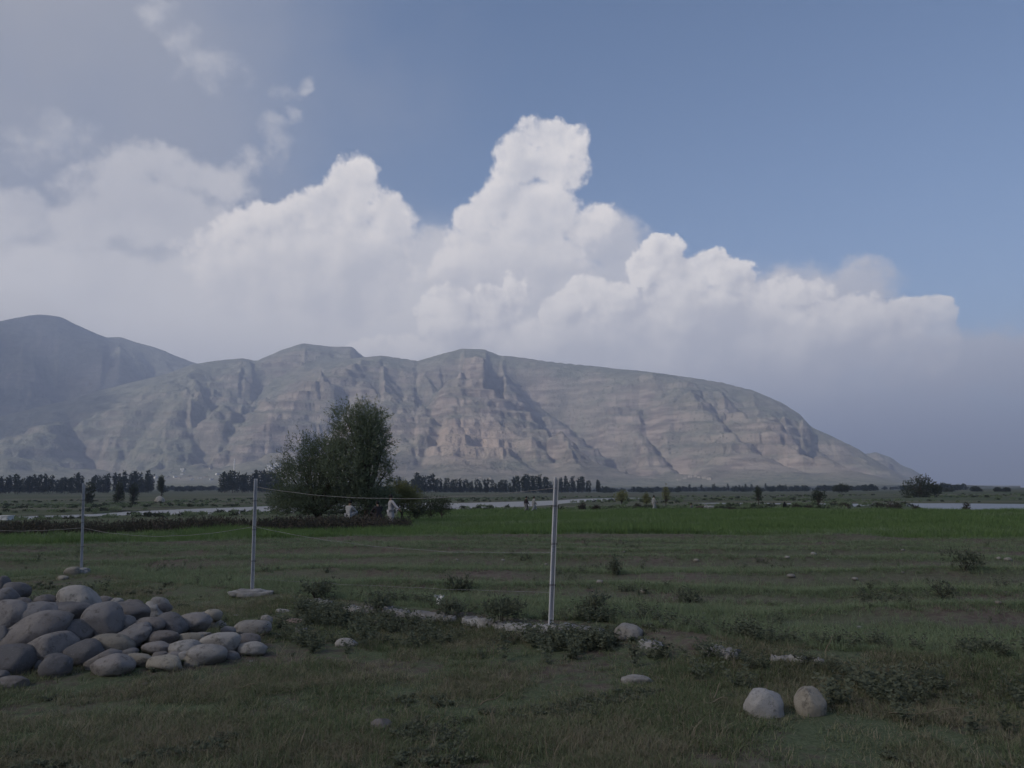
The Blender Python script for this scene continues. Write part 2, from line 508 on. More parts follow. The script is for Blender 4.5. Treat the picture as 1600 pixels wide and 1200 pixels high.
# pale path along the far edge of the paddy
pa = np.radians(np.linspace(-8.5, 44, 420))
pr = 86.5 + 0.7 * perlin(pa * 30, pa * 0 + 3)
wd = 0.65 + 0.30 * perlin(pa * 90, pa * 0 + 8)
v = []
for k, off in ((0, -1), (1, 1)):
    rad = pr + off * wd
    x = rad * np.sin(pa); y = rad * np.cos(pa)
    v.append(np.stack([x, y, ground_z(x, y) + 0.22], -1))
lo = [np.stack([vv[:, 0], vv[:, 1], vv[:, 2] - 0.6], -1) for vv in v]
n = len(pa)
V = np.concatenate([v[0], v[1], lo[0], lo[1]])
i = np.arange(n - 1)
F = np.concatenate([np.stack([i, i + 1, n + i + 1, n + i], -1), np.stack([2 * n + i, 2 * n + i + 1, i + 1, i], -1), np.stack([n + i, n + i + 1, 3 * n + i + 1, 3 * n + i], -1)])
m_path = simple_mat('trodden_path', (0.13, 0.12, 0.10), (0.34, 0.33, 0.30), 1.2, 0.95, 0.3, 0.02)
tag(link('path', mesh_np('path', V, F), m_path), 'pale footpath along the far edge of the rice field', kind='structure')

# ------------------------------------------------------------------ mountains
def sky_h(pts, dist):
    """(azimuth, height) of a ridge at the given distance from its photographed skyline"""
    out = []
    for px, py in pts:
        a, e = azel(px, py)
        d = np.interp(px, dist[0], dist[1])
        out.append((a, CAM_Z + d * math.tan(math.radians(e)), d))
    return np.array(out)
RA = sky_h([(-500, 560), (-300, 530), (-140, 512), (0, 508), (40, 499), (62, 497), (92, 500), (130, 518), (165, 533), (186, 532), (232, 545), (270, 558), (300, 570), (350, 586), (420, 600), (560, 640), (700, 720), (800, 790)],
           ([-500, 800], [7000, 6600]))
RB = sky_h([(-300, 720), (0, 660), (120, 628), (200, 606), (262, 590), (300, 576), (330, 571), (380, 566), (400, 570), (440, 553), (473, 542), (500, 545), (520, 547), (550, 546), (568, 562), (620, 578), (700, 600), (800, 660), (900, 760)],
           ([-300, 250, 400, 900], [5000, 5400, 5900, 5900]))
RC = sky_h([(-200, 800), (100, 760), (250, 700), (330, 655), (420, 600), (500, 572), (560, 565), (598, 561), (652, 568), (690, 556), (722, 549), (760, 549), (785, 559), (830, 564), (900, 572), (1000, 582), (1060, 590), (1130, 600), (1180, 612), (1222, 630),
            (1250, 648), (1268, 668), (1300, 683), (1340, 706), (1380, 728), (1420, 752), (1450, 778)], ([-200, 500, 1450], [5600, 5400, 4700]))
RD = sky_h([(1100, 770), (1200, 740), (1300, 722), (1345, 714), (1368, 708), (1392, 716), (1410, 729), (1425, 734), (1442, 744), (1470, 772), (1500, 785)], ([1100, 1500], [5900, 5900]))
maz = np.radians(np.linspace(-52, 33, 1240))
mr = np.concatenate([np.linspace(1950, 2600, 24, endpoint=False), np.linspace(2600, 5600, 270, endpoint=False), np.linspace(5600, 7200, 90), np.linspace(7300, 9800, 14)])
MA, MR = np.meshgrid(maz, mr)
mx_ = MR * np.sin(MA); my_ = MR * np.cos(MA)
MAd = np.degrees(MA)
wx = mx_ / 1000.0; wy = my_ / 1000.0
big = fbm(wx * 0.9 + 5, wy * 0.9, 3)
def ridge(Rg, foot, back, p):
    H = np.interp(MAd, Rg[:, 0], Rg[:, 1], left=-80, right=-80); Dr = np.interp(MAd, Rg[:, 0], Rg[:, 2])
    warp = 420 * fbm(wx * 0.8 + 3.1 * p, wy * 0.25 + MAd * 0.05, 3) * 1.0
    t = (MR - foot - warp) / (Dr - foot - warp)
    tc_ = np.clip(t, 0, 1)
    f = 0.60 * tc_ ** 1.15 + 0.40 * sstep(tc_, 0.12, 1.0)
    zf = H * f
    zb = H * (1 - np.clip((MR - Dr) / back, 0, 1.3))
    return np.where(MR <= Dr, zf, zb), tc_
zA, tA = ridge(RA, 4700, 2600, 1)
zB, tB = ridge(RB, 3300, 2400, 2)
zC, tC = ridge(RC, 2900, 2200, 3)
zD, tD = ridge(RD, 4300, 2200, 4)
def smax(a, b, k):
    h = np.clip(0.5 + 0.5 * (a - b) / k, 0, 1)
    return b + (a - b) * h + k * h * (1 - h)
mz = smax(smax(zA, zB, 25.0), smax(zC, zD, 12.0), 22.0)
# keep the skyline where it was photographed: erosion fades towards each crest
crest = np.maximum.reduce([np.where(zA >= mz - 40, tA, 0), np.where(zB >= mz - 40, tB, 0), np.where(zC >= mz - 40, tC, 0), np.where(zD >= mz - 40, tD, 0)])
amp = sstep(mz, 5, 220) * (1 - 0.93 * sstep(crest, 0.72, 1.0))
# gullies that run down the fall line (slope-aligned wave packets, three octaves)
def slope(z):
    dzr = np.gradient(z, axis=0) / np.gradient(MR, axis=0)
    dza = np.gradient(z, axis=1) / (np.gradient(MA, axis=1) * MR)
    return dza * np.cos(MA) + dzr * np.sin(MA), -dza * np.sin(MA) + dzr * np.cos(MA)
def hash2(ix, iy, k):
    h = _perm[(_perm[(ix + 37 * k) & 255] + iy) & 255]
    h2 = _perm[(h + 91 + iy) & 255]
    return h / 255.0, h2 / 255.0
def gully(x, y, ddx, ddy):
    xi = np.floor(x).astype(np.int64); yi = np.floor(y).astype(np.int64)
    acc = np.zeros_like(x); wsum = np.zeros_like(x)
    for i in (-1, 0, 1, 2):
        for j in (-1, 0, 1, 2):
            cx, cy = xi + i - 0, yi + j - 0
            hx, hy = hash2(cx, cy, 3)
            px = x - (cx + hx - 0.5); py = y - (cy + hy - 0.5)
            d2 = px * px + py * py
            w = np.exp(-d2 * 2.2)
            ph = (px * ddx + py * ddy) * 2 * math.pi * 0.85
            acc += np.cos(ph) * w; wsum += w
    return acc / wsum
sx, sy = slope(mz)
ero = np.zeros_like(mz)
for scale, a in ((900.0, 140.0), (430.0, 40.0), (190.0, 13.0), (80.0, 6.0)):
    gm = np.hypot(sx, sy) + 1e-6
    tw = 0.9 * fbm(wx * 1.3 + scale, wy * 1.3, 2)           # gullies wander off the fall line
    ddx, ddy = (-sy * np.cos(tw) - sx * np.sin(tw)) / gm, (sx * np.cos(tw) - sy * np.sin(tw)) / gm
    g = gully(mx_ / scale + 31.0, my_ / scale + 11.0, ddx, ddy)
    e = a * (g - 0.35) * np.clip(0.75 + 1.5 * fbm(wx * 1.1 + scale * 0.7, wy * 1.1 + 9, 3), 0.1, 1.5) * np.clip(gm * 2.2, 0.15, 1.25)
    ero += e
    sx2, sy2 = slope(mz + ero * amp)
    sx, sy = sx2, sy2
mz = mz + ero * amp
# the large ravines one can follow down the face
for pts, depth, sg in (([(792, 578), (905, 650), (1000, 748)], 120, 0.95), ([(1092, 612), (1145, 662), (1275, 748)], 85, 0.75), ([(640, 592), (690, 655), (655, 742)], 60, 0.6),
                       ([(345, 612), (305, 665), (335, 738)], 95, 0.8), ([(1000, 602), (1015, 680), (1095, 752)], 60, 0.55), ([(135, 560), (100, 640), (172, 738)], 85, 0.8),
                       ([(1215, 640), (1290, 700), (1370, 750)], 55, 0.6), ([(560, 590), (530, 650), (470, 735)], 55, 0.6)):
    ae = np.array(sorted([azel(*p)[::-1] for p in pts]))
    me_ = np.degrees(np.arctan2(mz - CAM_Z, MR))
    al = np.interp(me_, ae[:, 0], ae[:, 1]) + 0.35 * fbm(me_ * 0.9 + depth, MR * 0.001, 2)
    win = sstep(me_, ae[0, 0] - 0.4, ae[0, 0] + 0.8) * sstep(me_, ae[-1, 0] + 0.4, ae[-1, 0] - 1.2)
    mz = mz - depth * np.exp(-np.abs((MAd - al) / sg) ** 1.5) * win * amp
for _ in range(3):                                        # weather the sharpest fins
    mz[:, 1:-1] = 0.25 * mz[:, :-2] + 0.5 * mz[:, 1:-1] + 0.25 * mz[:, 2:]
mz = mz + amp * (30 * fbm(wx * 4, wy * 4, 6, 0.55) + 60 * fbm(wx * 1.5 + 2, wy * 1.5, 3) + 40 * big)
# near-level rock ledges
st = (mz + 0.035 * mx_ + 26 * fbm(wx * 1.6, wy * 1.6, 3)) / 62.0
fr_ = st - np.floor(st)
led = (sstep(fr_, 0.0, 0.42) - fr_) * 62.0
mz = mz + led * (0.32 + 0.75 * np.clip(fbm(wx * 2.2 + 40, wy * 2.2, 3) + 0.2, 0, 1)) * amp
st2 = (mz + 0.05 * mx_ + 9 * fbm(wx * 3, wy * 3, 4)) / 24.0
f2 = st2 - np.floor(st2)
mz = mz + (sstep(f2, 0.0, 0.5) - f2) * 24.0 * 0.55 * np.clip(0.5 + 1.6 * fbm(wx * 2.5 + 7, wy * 2.5, 3), 0.05, 1.2) * amp
gnd = ground_z(mx_, my_)
edge = sstep(MR, 1950, 2500)
mz = np.where(mz < 2, np.minimum(mz, 2), mz)
mz = gnd - 3 + edge * (3 + np.maximum(mz, -2.0)) + edge * sstep(MR, 2000, 3400) * 10 * sstep(MAd, 30, 20)
mz = np.maximum(mz - 6 * sstep(MAd, 29.0, 32.5), -7.0)
nA_, nR_ = len(maz), len(mr)
idx = np.arange(nA_ * nR_).reshape(nR_, nA_)
q = np.stack([idx[:-1, :-1], idx[1:, :-1], idx[1:, 1:], idx[:-1, 1:]], -1).reshape(-1, 4)[:, ::-1]
mme = mesh_np('mountain', np.stack([mx_, my_, mz], -1).reshape(-1, 3), q)
far_green = np.clip(1.2 * sstep(mz, 60, 8) + sstep(MAd, -14, -24) * 0.6 + sstep(crest, 0.6, 1.0) * 0.55, 0, 1)
attr(mme, 'scrub', far_green.ravel())
a0, e0 = azel(735, 690)
bare = np.exp(-((MAd - a0) / 4.6) ** 2) * np.exp(-((np.degrees(np.arctan2(mz, MR)) - e0) / 1.9) ** 2)
attr(mme, 'bare', bare.ravel())

m_mtn, N, b = mat('mountain_rock', 0.95)
pos = geopos(N)
mp = N.n('ShaderNodeMapping'); N.put(mp.inputs[0], pos); mp.inputs['Scale'].default_value = (0.35, 0.35, 3.2)
n1 = N.noise(pos, 0.0035, 7.0, 0.6); n2 = N.noise(pos, 0.022, 6.0, 0.65); n3 = N.noise(mp.outputs[0], 0.012, 5.0, 0.6)
rock = N.mix(N.ss(n3, 0.36, 0.64), (0.150, 0.126, 0.110), (0.345, 0.290, 0.245))
grassy = N.mix(N.ss(n2, 0.35, 0.65), (0.112, 0.121, 0.090), (0.220, 0.216, 0.165))
gsep = N.n('ShaderNodeSeparateXYZ'); N.put(gsep.inputs[0], N.n('ShaderNodeNewGeometry').outputs['Normal'])
flatm = N.ss(gsep.outputs[2], 0.55, 0.88)
k = N.m('ADD', N.m('MULTIPLY', flatm, 0.35), N.m('ADD', N.m('MULTIPLY', atn(N, 'scrub'), 0.8), N.m('MULTIPLY', N.m('SUBTRACT', n1, 0.44), 2.6)), clamp=True)
c = N.mix(k, rock, grassy)
c = N.mix(N.m('MULTIPLY', N.ss(N.m('ADD', atn(N, 'bare'), N.m('MULTIPLY', N.m('SUBTRACT', n2, 0.5), 1.0)), 0.25, 0.95), 0.62), c, (0.43, 0.335, 0.265))
# dark specks of thorn scrub
vo = N.n('ShaderNodeTexVoronoi'); N.put(vo.inputs['Vector'], pos); vo.inputs['Scale'].default_value = 0.045
sp = N.m('MULTIPLY', N.ss(vo.outputs['Distance'], 0.30, 0.18), N.ss(n1, 0.42, 0.55))
c = N.mix(N.m('MULTIPLY', sp, 0.75), c, (0.050, 0.056, 0.034))
N.put(b.inputs['Base Color'], c)
b.inputs['Specular IOR Level'].default_value = 0.05
bump(N, b, N.m('ADD', n2, N.m('MULTIPLY', N.noise(pos, 0.09, 4.0, 0.6), 0.4)), 0.8, 22.0)
tag(link('mountain', mme, m_mtn), 'long eroded brown mountain ridge across the valley', kind='structure')

# ------------------------------------------------------------------ clouds standing between the sun and the valley
m_cloud = bpy.data.materials.new('cloud_vapour'); m_cloud.use_nodes = True
t = m_cloud.node_tree; t.nodes.clear(); N = NT(t)
df = N.n('ShaderNodeBsdfDiffuse'); df.inputs[0].default_value = (0.86, 0.86, 0.88, 1)
tr = N.n('ShaderNodeBsdfTranslucent'); tr.inputs[0].default_value = (0.86, 0.86, 0.88, 1)
mxs = N.n('ShaderNodeMixShader'); mxs.inputs[0].default_value = 0.5
t.links.new(df.outputs[0], mxs.inputs[1]); t.links.new(tr.outputs[0], mxs.inputs[2])
tp = N.n('ShaderNodeBsdfTransparent')
mxt = N.n('ShaderNodeMixShader'); mxt.inputs[0].default_value = 0.50      # thin enough for a veiled sun
t.links.new(mxs.outputs[0], mxt.inputs[1]); t.links.new(tp.outputs[0], mxt.inputs[2])
out = N.n('ShaderNodeOutputMaterial'); t.links.new(mxt.outputs[0], out.inputs[0])
def cloud(shadow_xy, ground_h, base_alt, rx, ry, seed, label):
    """a lumpy cumulus whose shadow falls around shadow_xy"""
    k = (base_alt - ground_h) / sun_vec.z
    c = np.array([shadow_xy[0] + sun_vec.x * k, shadow_xy[1] + sun_vec.y * k, base_alt])
    r_ = np.random.default_rng(seed)
    bm = bmesh.new()
    bmesh.ops.create_icosphere(bm, subdivisions=5, radius=1.0)
    P = np.array([v.co[:] for v in bm.verts])
    d = 1.0 + 0.22 * fbm(P[:, 0] * 2 + seed, P[:, 1] * 2 + P[:, 2], 4) + 0.05 * np.abs(fbm(P[:, 0] * 9, P[:, 1] * 9 + P[:, 2] * 5, 3))
    P = P * d[:, None]
    P[:, 2] = np.where(P[:, 2] > 0, P[:, 2] * 420, P[:, 2] * 60)
    P[:, 0] *= rx; P[:, 1] *= ry
    for v, p in zip(bm.verts, P): v.co = p
    for f in bm.faces: f.smooth = True
    me = bpy.data.meshes.new('cloud'); bm.to_mesh(me); bm.free()
    return tag(link('cloud', me, m_cloud, loc=c), label, kind='structure')
cloud((900, 300), 0, 6200, 2700, 1900, 3, 'grey cumulus cloud overhead to the left shading the fields')
cloud((-4700, 6000), 500, 6200, 2300, 1500, 9, 'grey cumulus cloud beyond the left range shading its peak')

cloud((-3000, 4500), 300, 6000, 800, 700, 15, 'small grey cumulus cloud shading the spur at the left')

# ------------------------------------------------------------------ haze over the whole valley
HZ = 0.0002
bm = bmesh.new()
bmesh.ops.create_cube(bm, size=1.0)
bmesh.ops.scale(bm, vec=(53000, 53000, 1420), verts=bm.verts)
bmesh.ops.translate(bm, vec=(0, 0, 1420 / 2 - 10), verts=bm.verts)
me = bpy.data.meshes.new('haze'); bm.to_mesh(me); bm.free()
m_haze = bpy.data.materials.new('valley_haze'); m_haze.use_nodes = True
t = m_haze.node_tree; t.nodes.clear()
pv = t.nodes.new('ShaderNodeVolumePrincipled')
pv.inputs['Color'].default_value = (0.61, 0.72, 1.0, 1)
pv.inputs['Density'].default_value = HZ
pv.inputs['Anisotropy'].default_value = 0.0
out = t.nodes.new('ShaderNodeOutputMaterial'); t.links.new(pv.outputs[0], out.inputs['Volume'])
tag(link('haze', me, m_haze), 'thin blue haze filling the valley', kind='stuff')

# ------------------------------------------------------------------ scatter helper (ground cover only)
def scatter(name, P, rot, tilt, scl, pick, protos, label):
    """ground cover: prototypes instanced on bare points; one object of kind 'stuff'"""
    col = bpy.data.collections.new(name + '_kinds')
    for k, me in enumerate(protos):
        col.objects.link(bpy.data.objects.new('%s_%02d' % (name, k), me))
    me = bpy.data.meshes.new(name)
    me.vertices.add(len(P)); me.vertices.foreach_set('co', np.ascontiguousarray(P, np.float32).ravel())
    attr(me, 'rot', rot); attr(me, 'tilt', tilt); attr(me, 'scl', scl)
    at = me.attributes.new('pick', 'INT', 'POINT'); at.data.foreach_set('value', np.ascontiguousarray(pick, np.int32))
    o = link(name, me)
    g = bpy.data.node_groups.new(name, 'GeometryNodeTree')
    g.interface.new_socket('Geometry', in_out='INPUT', socket_type='NodeSocketGeometry')
    g.interface.new_socket('Geometry', in_out='OUTPUT', socket_type='NodeSocketGeometry')
    nn = g.nodes
    gi = nn.new('NodeGroupInput'); go = nn.new('NodeGroupOutput')
    ci = nn.new('GeometryNodeCollectionInfo'); ci.inputs[0].default_value = col
    ci.inputs['Separate Children'].default_value = True; ci.inputs['Reset Children'].default_value = True
    ip = nn.new('GeometryNodeInstanceOnPoints'); ip.inputs['Pick Instance'].default_value = True
    def na(nm, ty='FLOAT'):
        a = nn.new('GeometryNodeInputNamedAttribute'); a.data_type = ty; a.inputs[0].default_value = nm
        return a.outputs[0]
    cx = nn.new('ShaderNodeCombineXYZ')
    L = g.links
    L.new(na('tilt'), cx.inputs[0]); L.new(na('rot'), cx.inputs[2])
    e2r = nn.new('FunctionNodeEulerToRotation'); L.new(cx.outputs[0], e2r.inputs[0])
    L.new(gi.outputs[0], ip.inputs['Points']); L.new(ci.outputs[0], ip.inputs['Instance'])
    L.new(na('pick', 'INT'), ip.inputs['Instance Index'])
    L.new(e2r.outputs[0], ip.inputs['Rotation']); L.new(na('scl'), ip.inputs['Scale'])
    L.new(ip.outputs[0], go.inputs[0])
    md = o.modifiers.new('scatter', 'NODES'); md.node_group = g
    return tag(o, label, kind='stuff')

def blades(n, h0, h1, spread, width, lean, seed, mt, segs=2):
    """a tuft of bent grass blades"""
    r_ = np.random.default_rng(seed)
    V = []; F = []
    for _ in range(n):
        a = r_.uniform(0, 2 * math.pi); rad = spread * math.sqrt(r_.uniform())
        bx, by = rad * math.cos(a), rad * math.sin(a)
        h = r_.uniform(h0, h1); th = a + r_.normal(0, 0.8); ln = abs(r_.normal(lean, lean * 0.5))
        dx_, dy_ = math.cos(th), math.sin(th); w = width * r_.uniform(0.7, 1.3)
        nx, ny = -dy_ * w / 2, dx_ * w / 2
        k0 = len(V)
        for s in range(segs + 1):
            t_ = s / segs
            ox = bx + dx_ * ln * h * t_ ** 1.7; oy = by + dy_ * ln * h * t_ ** 1.7
            oz = h * t_ * (1 - 0.25 * ln * t_)
            ww = 1 - 0.9 * t_
            V += [(ox - nx * ww, oy - ny * ww, oz), (ox + nx * ww, oy + ny * ww, oz)]
        for s in range(segs):
            F.append((k0 + 2 * s, k0 + 2 * s + 1, k0 + 2 * s + 3, k0 + 2 * s + 2))
    me = mesh_np('tuft', np.array(V), np.array(F), smooth=False)
    me.materials.append(mt)
    return me

def leaf_quads(C, Dv, L, Wd, up=None, r_=None):
    """diamond leaves: centres C, axis Dv (unit), length L, width Wd"""
    r_ = r_ or rng
    n = len(C)
    rv = r_.normal(size=(n, 3)); side = np.cross(Dv, rv); side /= np.linalg.norm(side, axis=1)[:, None] + 1e-9
    L = np.broadcast_to(L, n)[:, None]; Wd = np.broadcast_to(Wd, n)[:, None]
    nrm = np.cross(side, Dv)
    a = C; b_ = C + Dv * L * 0.45 + side * Wd * 0.5 + nrm * Wd * 0.08; c_ = C + Dv * L; d_ = C + Dv * L * 0.45 - side * Wd * 0.5 + nrm * Wd * 0.08
    V = np.stack([a, b_, c_, d_], 1).reshape(-1, 3)
    F = np.arange(4 * n).reshape(n, 4)
    return V, F

def weed(seed, mt, h=0.3, stems=7, leaf=0.055):
    """broad-leaved weed"""
    r_ = np.random.default_rng(seed)
    C = []; Dv = []
    for _ in range(stems):
        a = r_.uniform(0, 6.283); ln = r_.uniform(0.2, 0.8); hh = h * r_.uniform(0.5, 1.1)
        for t_ in np.linspace(0.2, 1, r_.integers(6, 10)):
            p = np.array([math.cos(a) * ln * hh * t_, math.sin(a) * ln * hh * t_, hh * t_])
            for _k in range(2):
                b_ = r_.uniform(0, 6.283)
                d = np.array([math.cos(b_), math.sin(b_), r_.uniform(-0.2, 0.7)]); d /= np.linalg.norm(d)
                C.append(p); Dv.append(d)
    C = np.array(C); Dv = np.array(Dv)
    V, F = leaf_quads(C, Dv, leaf * r_.uniform(0.6, 1.3, len(C)), leaf * 0.55, r_=r_)
    me = mesh_np('weed', V, F, smooth=False); me.materials.append(mt)
    return me

m_lawn = leaf_mat('short_turf', (0.094, 0.122, 0.062), (0.212, 0.256, 0.140), (0.280, 0.255, 0.175))
m_field = leaf_mat('field_grass', (0.145, 0.186, 0.104), (0.295, 0.350, 0.208))
m_dry = leaf_mat('dry_straw', (0.190, 0.160, 0.110), (0.360, 0.310, 0.225))
m_weed = leaf_mat('weed_leaves', (0.095, 0.108, 0.074), (0.205, 0.222, 0.155))
m_rice = leaf_mat('rice_shoots', (0.110, 0.172, 0.064), (0.185, 0.262, 0.100))

def polar_pts(n, r0, r1, e, amin=-40, amax=40):
    """points on the ground, density falling with distance as r^-e"""
    u = rng.uniform(size=n); p = 2 - e
    r = (r0 ** p + u * (r1 ** p - r0 ** p)) ** (1 / p) if abs(p) > 1e-3 else r0 * (r1 / r0) ** u
    a = np.radians(rng.uniform(amin, amax, n))
    return r * np.sin(a), r * np.cos(a), r

# short turf in the foreground
x, y, r = polar_pts(165000, 3.6, 18.0, 2.2)
kd = kerb_dist(x, y)
dens = np.clip(0.55 + 2.2 * fbm(x * 0.7, y * 0.7, 4), 0.06, 1)
keep = (kd < np.where((x > KERB[4, 0] - 0.2) & (x < KERB[8, 0] + 0.1), -0.15, 0.15)) & (rng.uniform(size=len(x)) < dens) & (heap(x, y) < 0.12)
x, y, r = x[keep], y[keep], r[keep]
n = len(x)
turf = [blades(11, 0.02, 0.055, 0.045, 0.0055, 0.9, 100 + k, m_lawn) for k in range(6)] + [blades(9, 0.03, 0.08, 0.04, 0.004, 1.3, 120 + k, m_dry) for k in range(2)] + [blades(12, 0.03, 0.075, 0.055, 0.0055, 0.9, 130, m_lawn), weed(131, m_weed, 0.035, 5, 0.022), blades(5, 0.07, 0.15, 0.03, 0.004, 0.8, 132, m_dry)]
pick = np.where(rng.uniform(size=n) < 0.10 + 0.15 * (fbm(x * 1.1 + 9, y * 1.1, 3) > 0.25), 6 + rng.integers(0, 2, n), rng.integers(0, 6, n))
uu = rng.uniform(size=n); clump = fbm(x * 0.9 + 31, y * 0.9, 3)
pick = np.where((clump > 0.22) & (uu < 0.30), 8, np.where((clump < -0.30) & (uu < 0.22), 9, np.where(uu > 0.997, 10, pick)))
scatter('short_grass', np.stack([x, y, ground_z(x, y) - 0.004], -1), rng.uniform(0, 6.28, n), rng.normal(0, 0.15, n), rng.uniform(0.55, 1.25, n) * (1 + 0.02 * r), pick, turf,
        'short grazed turf with dry patches in front of the fence')

# rough grass on the old ploughland behind the fence
x, y, r = polar_pts(190000, 7.5, 28.3, 2.0)
kd = kerb_dist(x, y); w_ = furrow(x, y)
st_ = np.clip(np.cos(w_ * 2 * math.pi / 2.35), 0, 1) ** 2 * sstep(kd, 0.8, 2.5)
keep = (kd > np.where((x > KERB[4, 0] - 0.2) & (x < KERB[8, 0] + 0.1), 0.17, 0.12)) & (rng.uniform(size=len(x)) < np.clip(0.95 - 1.25 * st_ + 0.7 * fbm(x * 0.4, y * 0.4, 3), 0.04, 1))
x, y, r = x[keep], y[keep], r[keep]; n = len(x)
fld = [blades(10, 0.05, 0.13, 0.07, 0.009, 0.8, 200 + k, m_field) for k in range(5)] + [blades(9, 0.08, 0.2, 0.07, 0.006, 1.0, 220 + k, m_dry) for k in range(2)] + [blades(8, 0.16, 0.32, 0.08, 0.009, 0.5, 230, m_field)]
u = rng.uniform(size=n)
pick = np.where(u < 0.045, 5 + rng.integers(0, 2, n), np.where(u > 0.985, 7, rng.integers(0, 5, n)))
scatter('field_grass', np.stack([x, y, ground_z(x, y) - 0.01], -1), rng.uniform(0, 6.28, n), rng.normal(0, 0.12, n), rng.uniform(0.4, 0.85, n) * (0.80 + 0.018 * r), pick, fld,
        'rough green grass on the ploughed ridges behind the fence')

# rice
x, y, r = polar_pts(130000, 28.3, 84.6, 1.5, -39, 39)
kp = (np.degrees(np.arctan2(x, y)) > -8.3) | (r < 37.5)
x, y, r = x[kp], y[kp], r[kp]
n = len(x)
rice = [blades(12, 0.22, 0.36, 0.12, 0.022, 0.35, 300 + k, m_rice) for k in range(4)] + [blades(10, 0.18, 0.34, 0.12, 0.020, 0.5, 310 + k, m_field) for k in range(2)]
patch = fbm(x * 0.09, y * 0.16, 4)
pk = np.where(rng.uniform(size=n) < np.clip(0.12 + 1.3 * patch, 0.02, 0.9), 4 + rng.integers(0, 2, n), rng.integers(0, 4, n))
scatter('rice_crop', np.stack([x, y, ground_z(x, y) - 0.02], -1), rng.uniform(0, 6.28, n), rng.normal(0, 0.08, n), rng.uniform(0.65, 1.2, n) * (0.9 + 0.004 * r) * np.clip(1 + 0.7 * fbm(x * 0.2 + 7, y * 0.3, 3), 0.5, 1.5), pk, rice,
        'bright green rice crop in the flat field')

# weeds on the bank along the kerb
tt = rng.uniform(0, 1, 2700)
kx = np.interp(tt, [0, 1], [flat_at(500, 940, 0)[0], flat_at(1650, 1030, 0)[0]])
ky = np.interp(kx, KERB[:, 0], KERB[:, 1])
off = -0.16 - np.abs(rng.normal(0.0, 0.55, len(tt)))
off = np.where(rng.uniform(size=len(tt)) < 0.14, rng.uniform(0.15, 0.6, len(tt)), off)
keep = ((np.abs(off) > 0.13) | (rng.uniform(size=len(tt)) < 0.18)) & (rng.uniform(size=len(tt)) < np.clip(0.28 + 1.9 * fbm(kx * 0.9, off * 1.5 + 4, 3), 0.02, 0.9))
x, y = kx[keep], (ky + off / 0.97)[keep]
x2, y2, r2 = polar_pts(2600, 6, 24, 1.8, -34, 38)
k2 = fbm(x2 * 0.5 + 3, y2 * 0.5, 3) > 0.28
x = np.concatenate([x, x2[k2]]); y = np.concatenate([y, y2[k2]])
k3 = heap(x, y) < 0.08
x, y = x[k3], y[k3]
n = len(x)
wd = [weed(400 + k, m_weed, 0.20 + 0.04 * (k % 3), 6, 0.045) for k in range(6)]
scatter('bank_weeds', np.stack([x, y, ground_z(x, y) - 0.01], -1), rng.uniform(0, 6.28, n), rng.normal(0, 0.1, n), rng.uniform(0.4, 1.0, n) * np.where(kerb_dist(x, y) < 0, np.clip((-kerb_dist(x, y) - 0.05) * 1.4, 0.25, 1.0), 0.8), rng.integers(0, 6, n), wd,
        'dark leafy weeds on the bank below the fence line')

# ------------------------------------------------------------------ stones
def noise3(P, f, seed):
    return (perlin(P[:, 0] * f + seed, P[:, 1] * f + 2.3 * seed) + perlin(P[:, 1] * f - seed, P[:, 2] * f + seed * 0.7) + perlin(P[:, 2] * f + 5 + seed, P[:, 0] * f - 3)) / 1.7
_ico = {}
def ico(sub):
    if sub not in _ico:
        bm = bmesh.new(); bmesh.ops.create_icosphere(bm, subdivisions=sub, radius=1.0)
        _ico[sub] = (np.array([v.co[:] for v in bm.verts]), np.array([[v.index for v in f.verts] for f in bm.faces])); bm.free()
    return _ico[sub]
def stone_mesh(rx, ry, rz, seed, rough=0.0, sub=4):
    P, F = ico(sub); P = P.copy()
    n_ = P / np.linalg.norm(P, axis=1)[:, None]
    sq = np.sign(n_) * np.abs(n_) ** 0.86                       # slightly boxy river cobble
    d = 1 + 0.24 * noise3(n_, 0.9, seed) + 0.09 * noise3(n_, 2.2, seed + 7) + 0.022 * noise3(n_, 6.0, seed + 1)
    for j in range(3):                                          # worn flats and a chipped face or two
        ax = np.array([math.sin(seed * 1.7 + j * 2.1), math.cos(seed * 2.3 + j * 1.3), math.sin(seed * 0.9 + j)]); ax /= np.linalg.norm(ax)
        dt = n_ @ ax; lim = 0.80 - 0.05 * ((seed * 3.1 + j) % 1.0) - 0.12 * rough
        d = np.where(dt * d > lim, d * (1 - 0.8 * (dt * d - lim) / np.maximum(dt * d, 1e-6)), d)
    if rough: d = d + rough * (np.round(noise3(n_, 1.6, seed + 3) * 5) / 5 * 0.35 + 0.12 * noise3(n_, 4, seed + 5))
    P = sq * d[:, None] * np.array([rx, ry, rz])
    return mesh_np('stone', P, F)

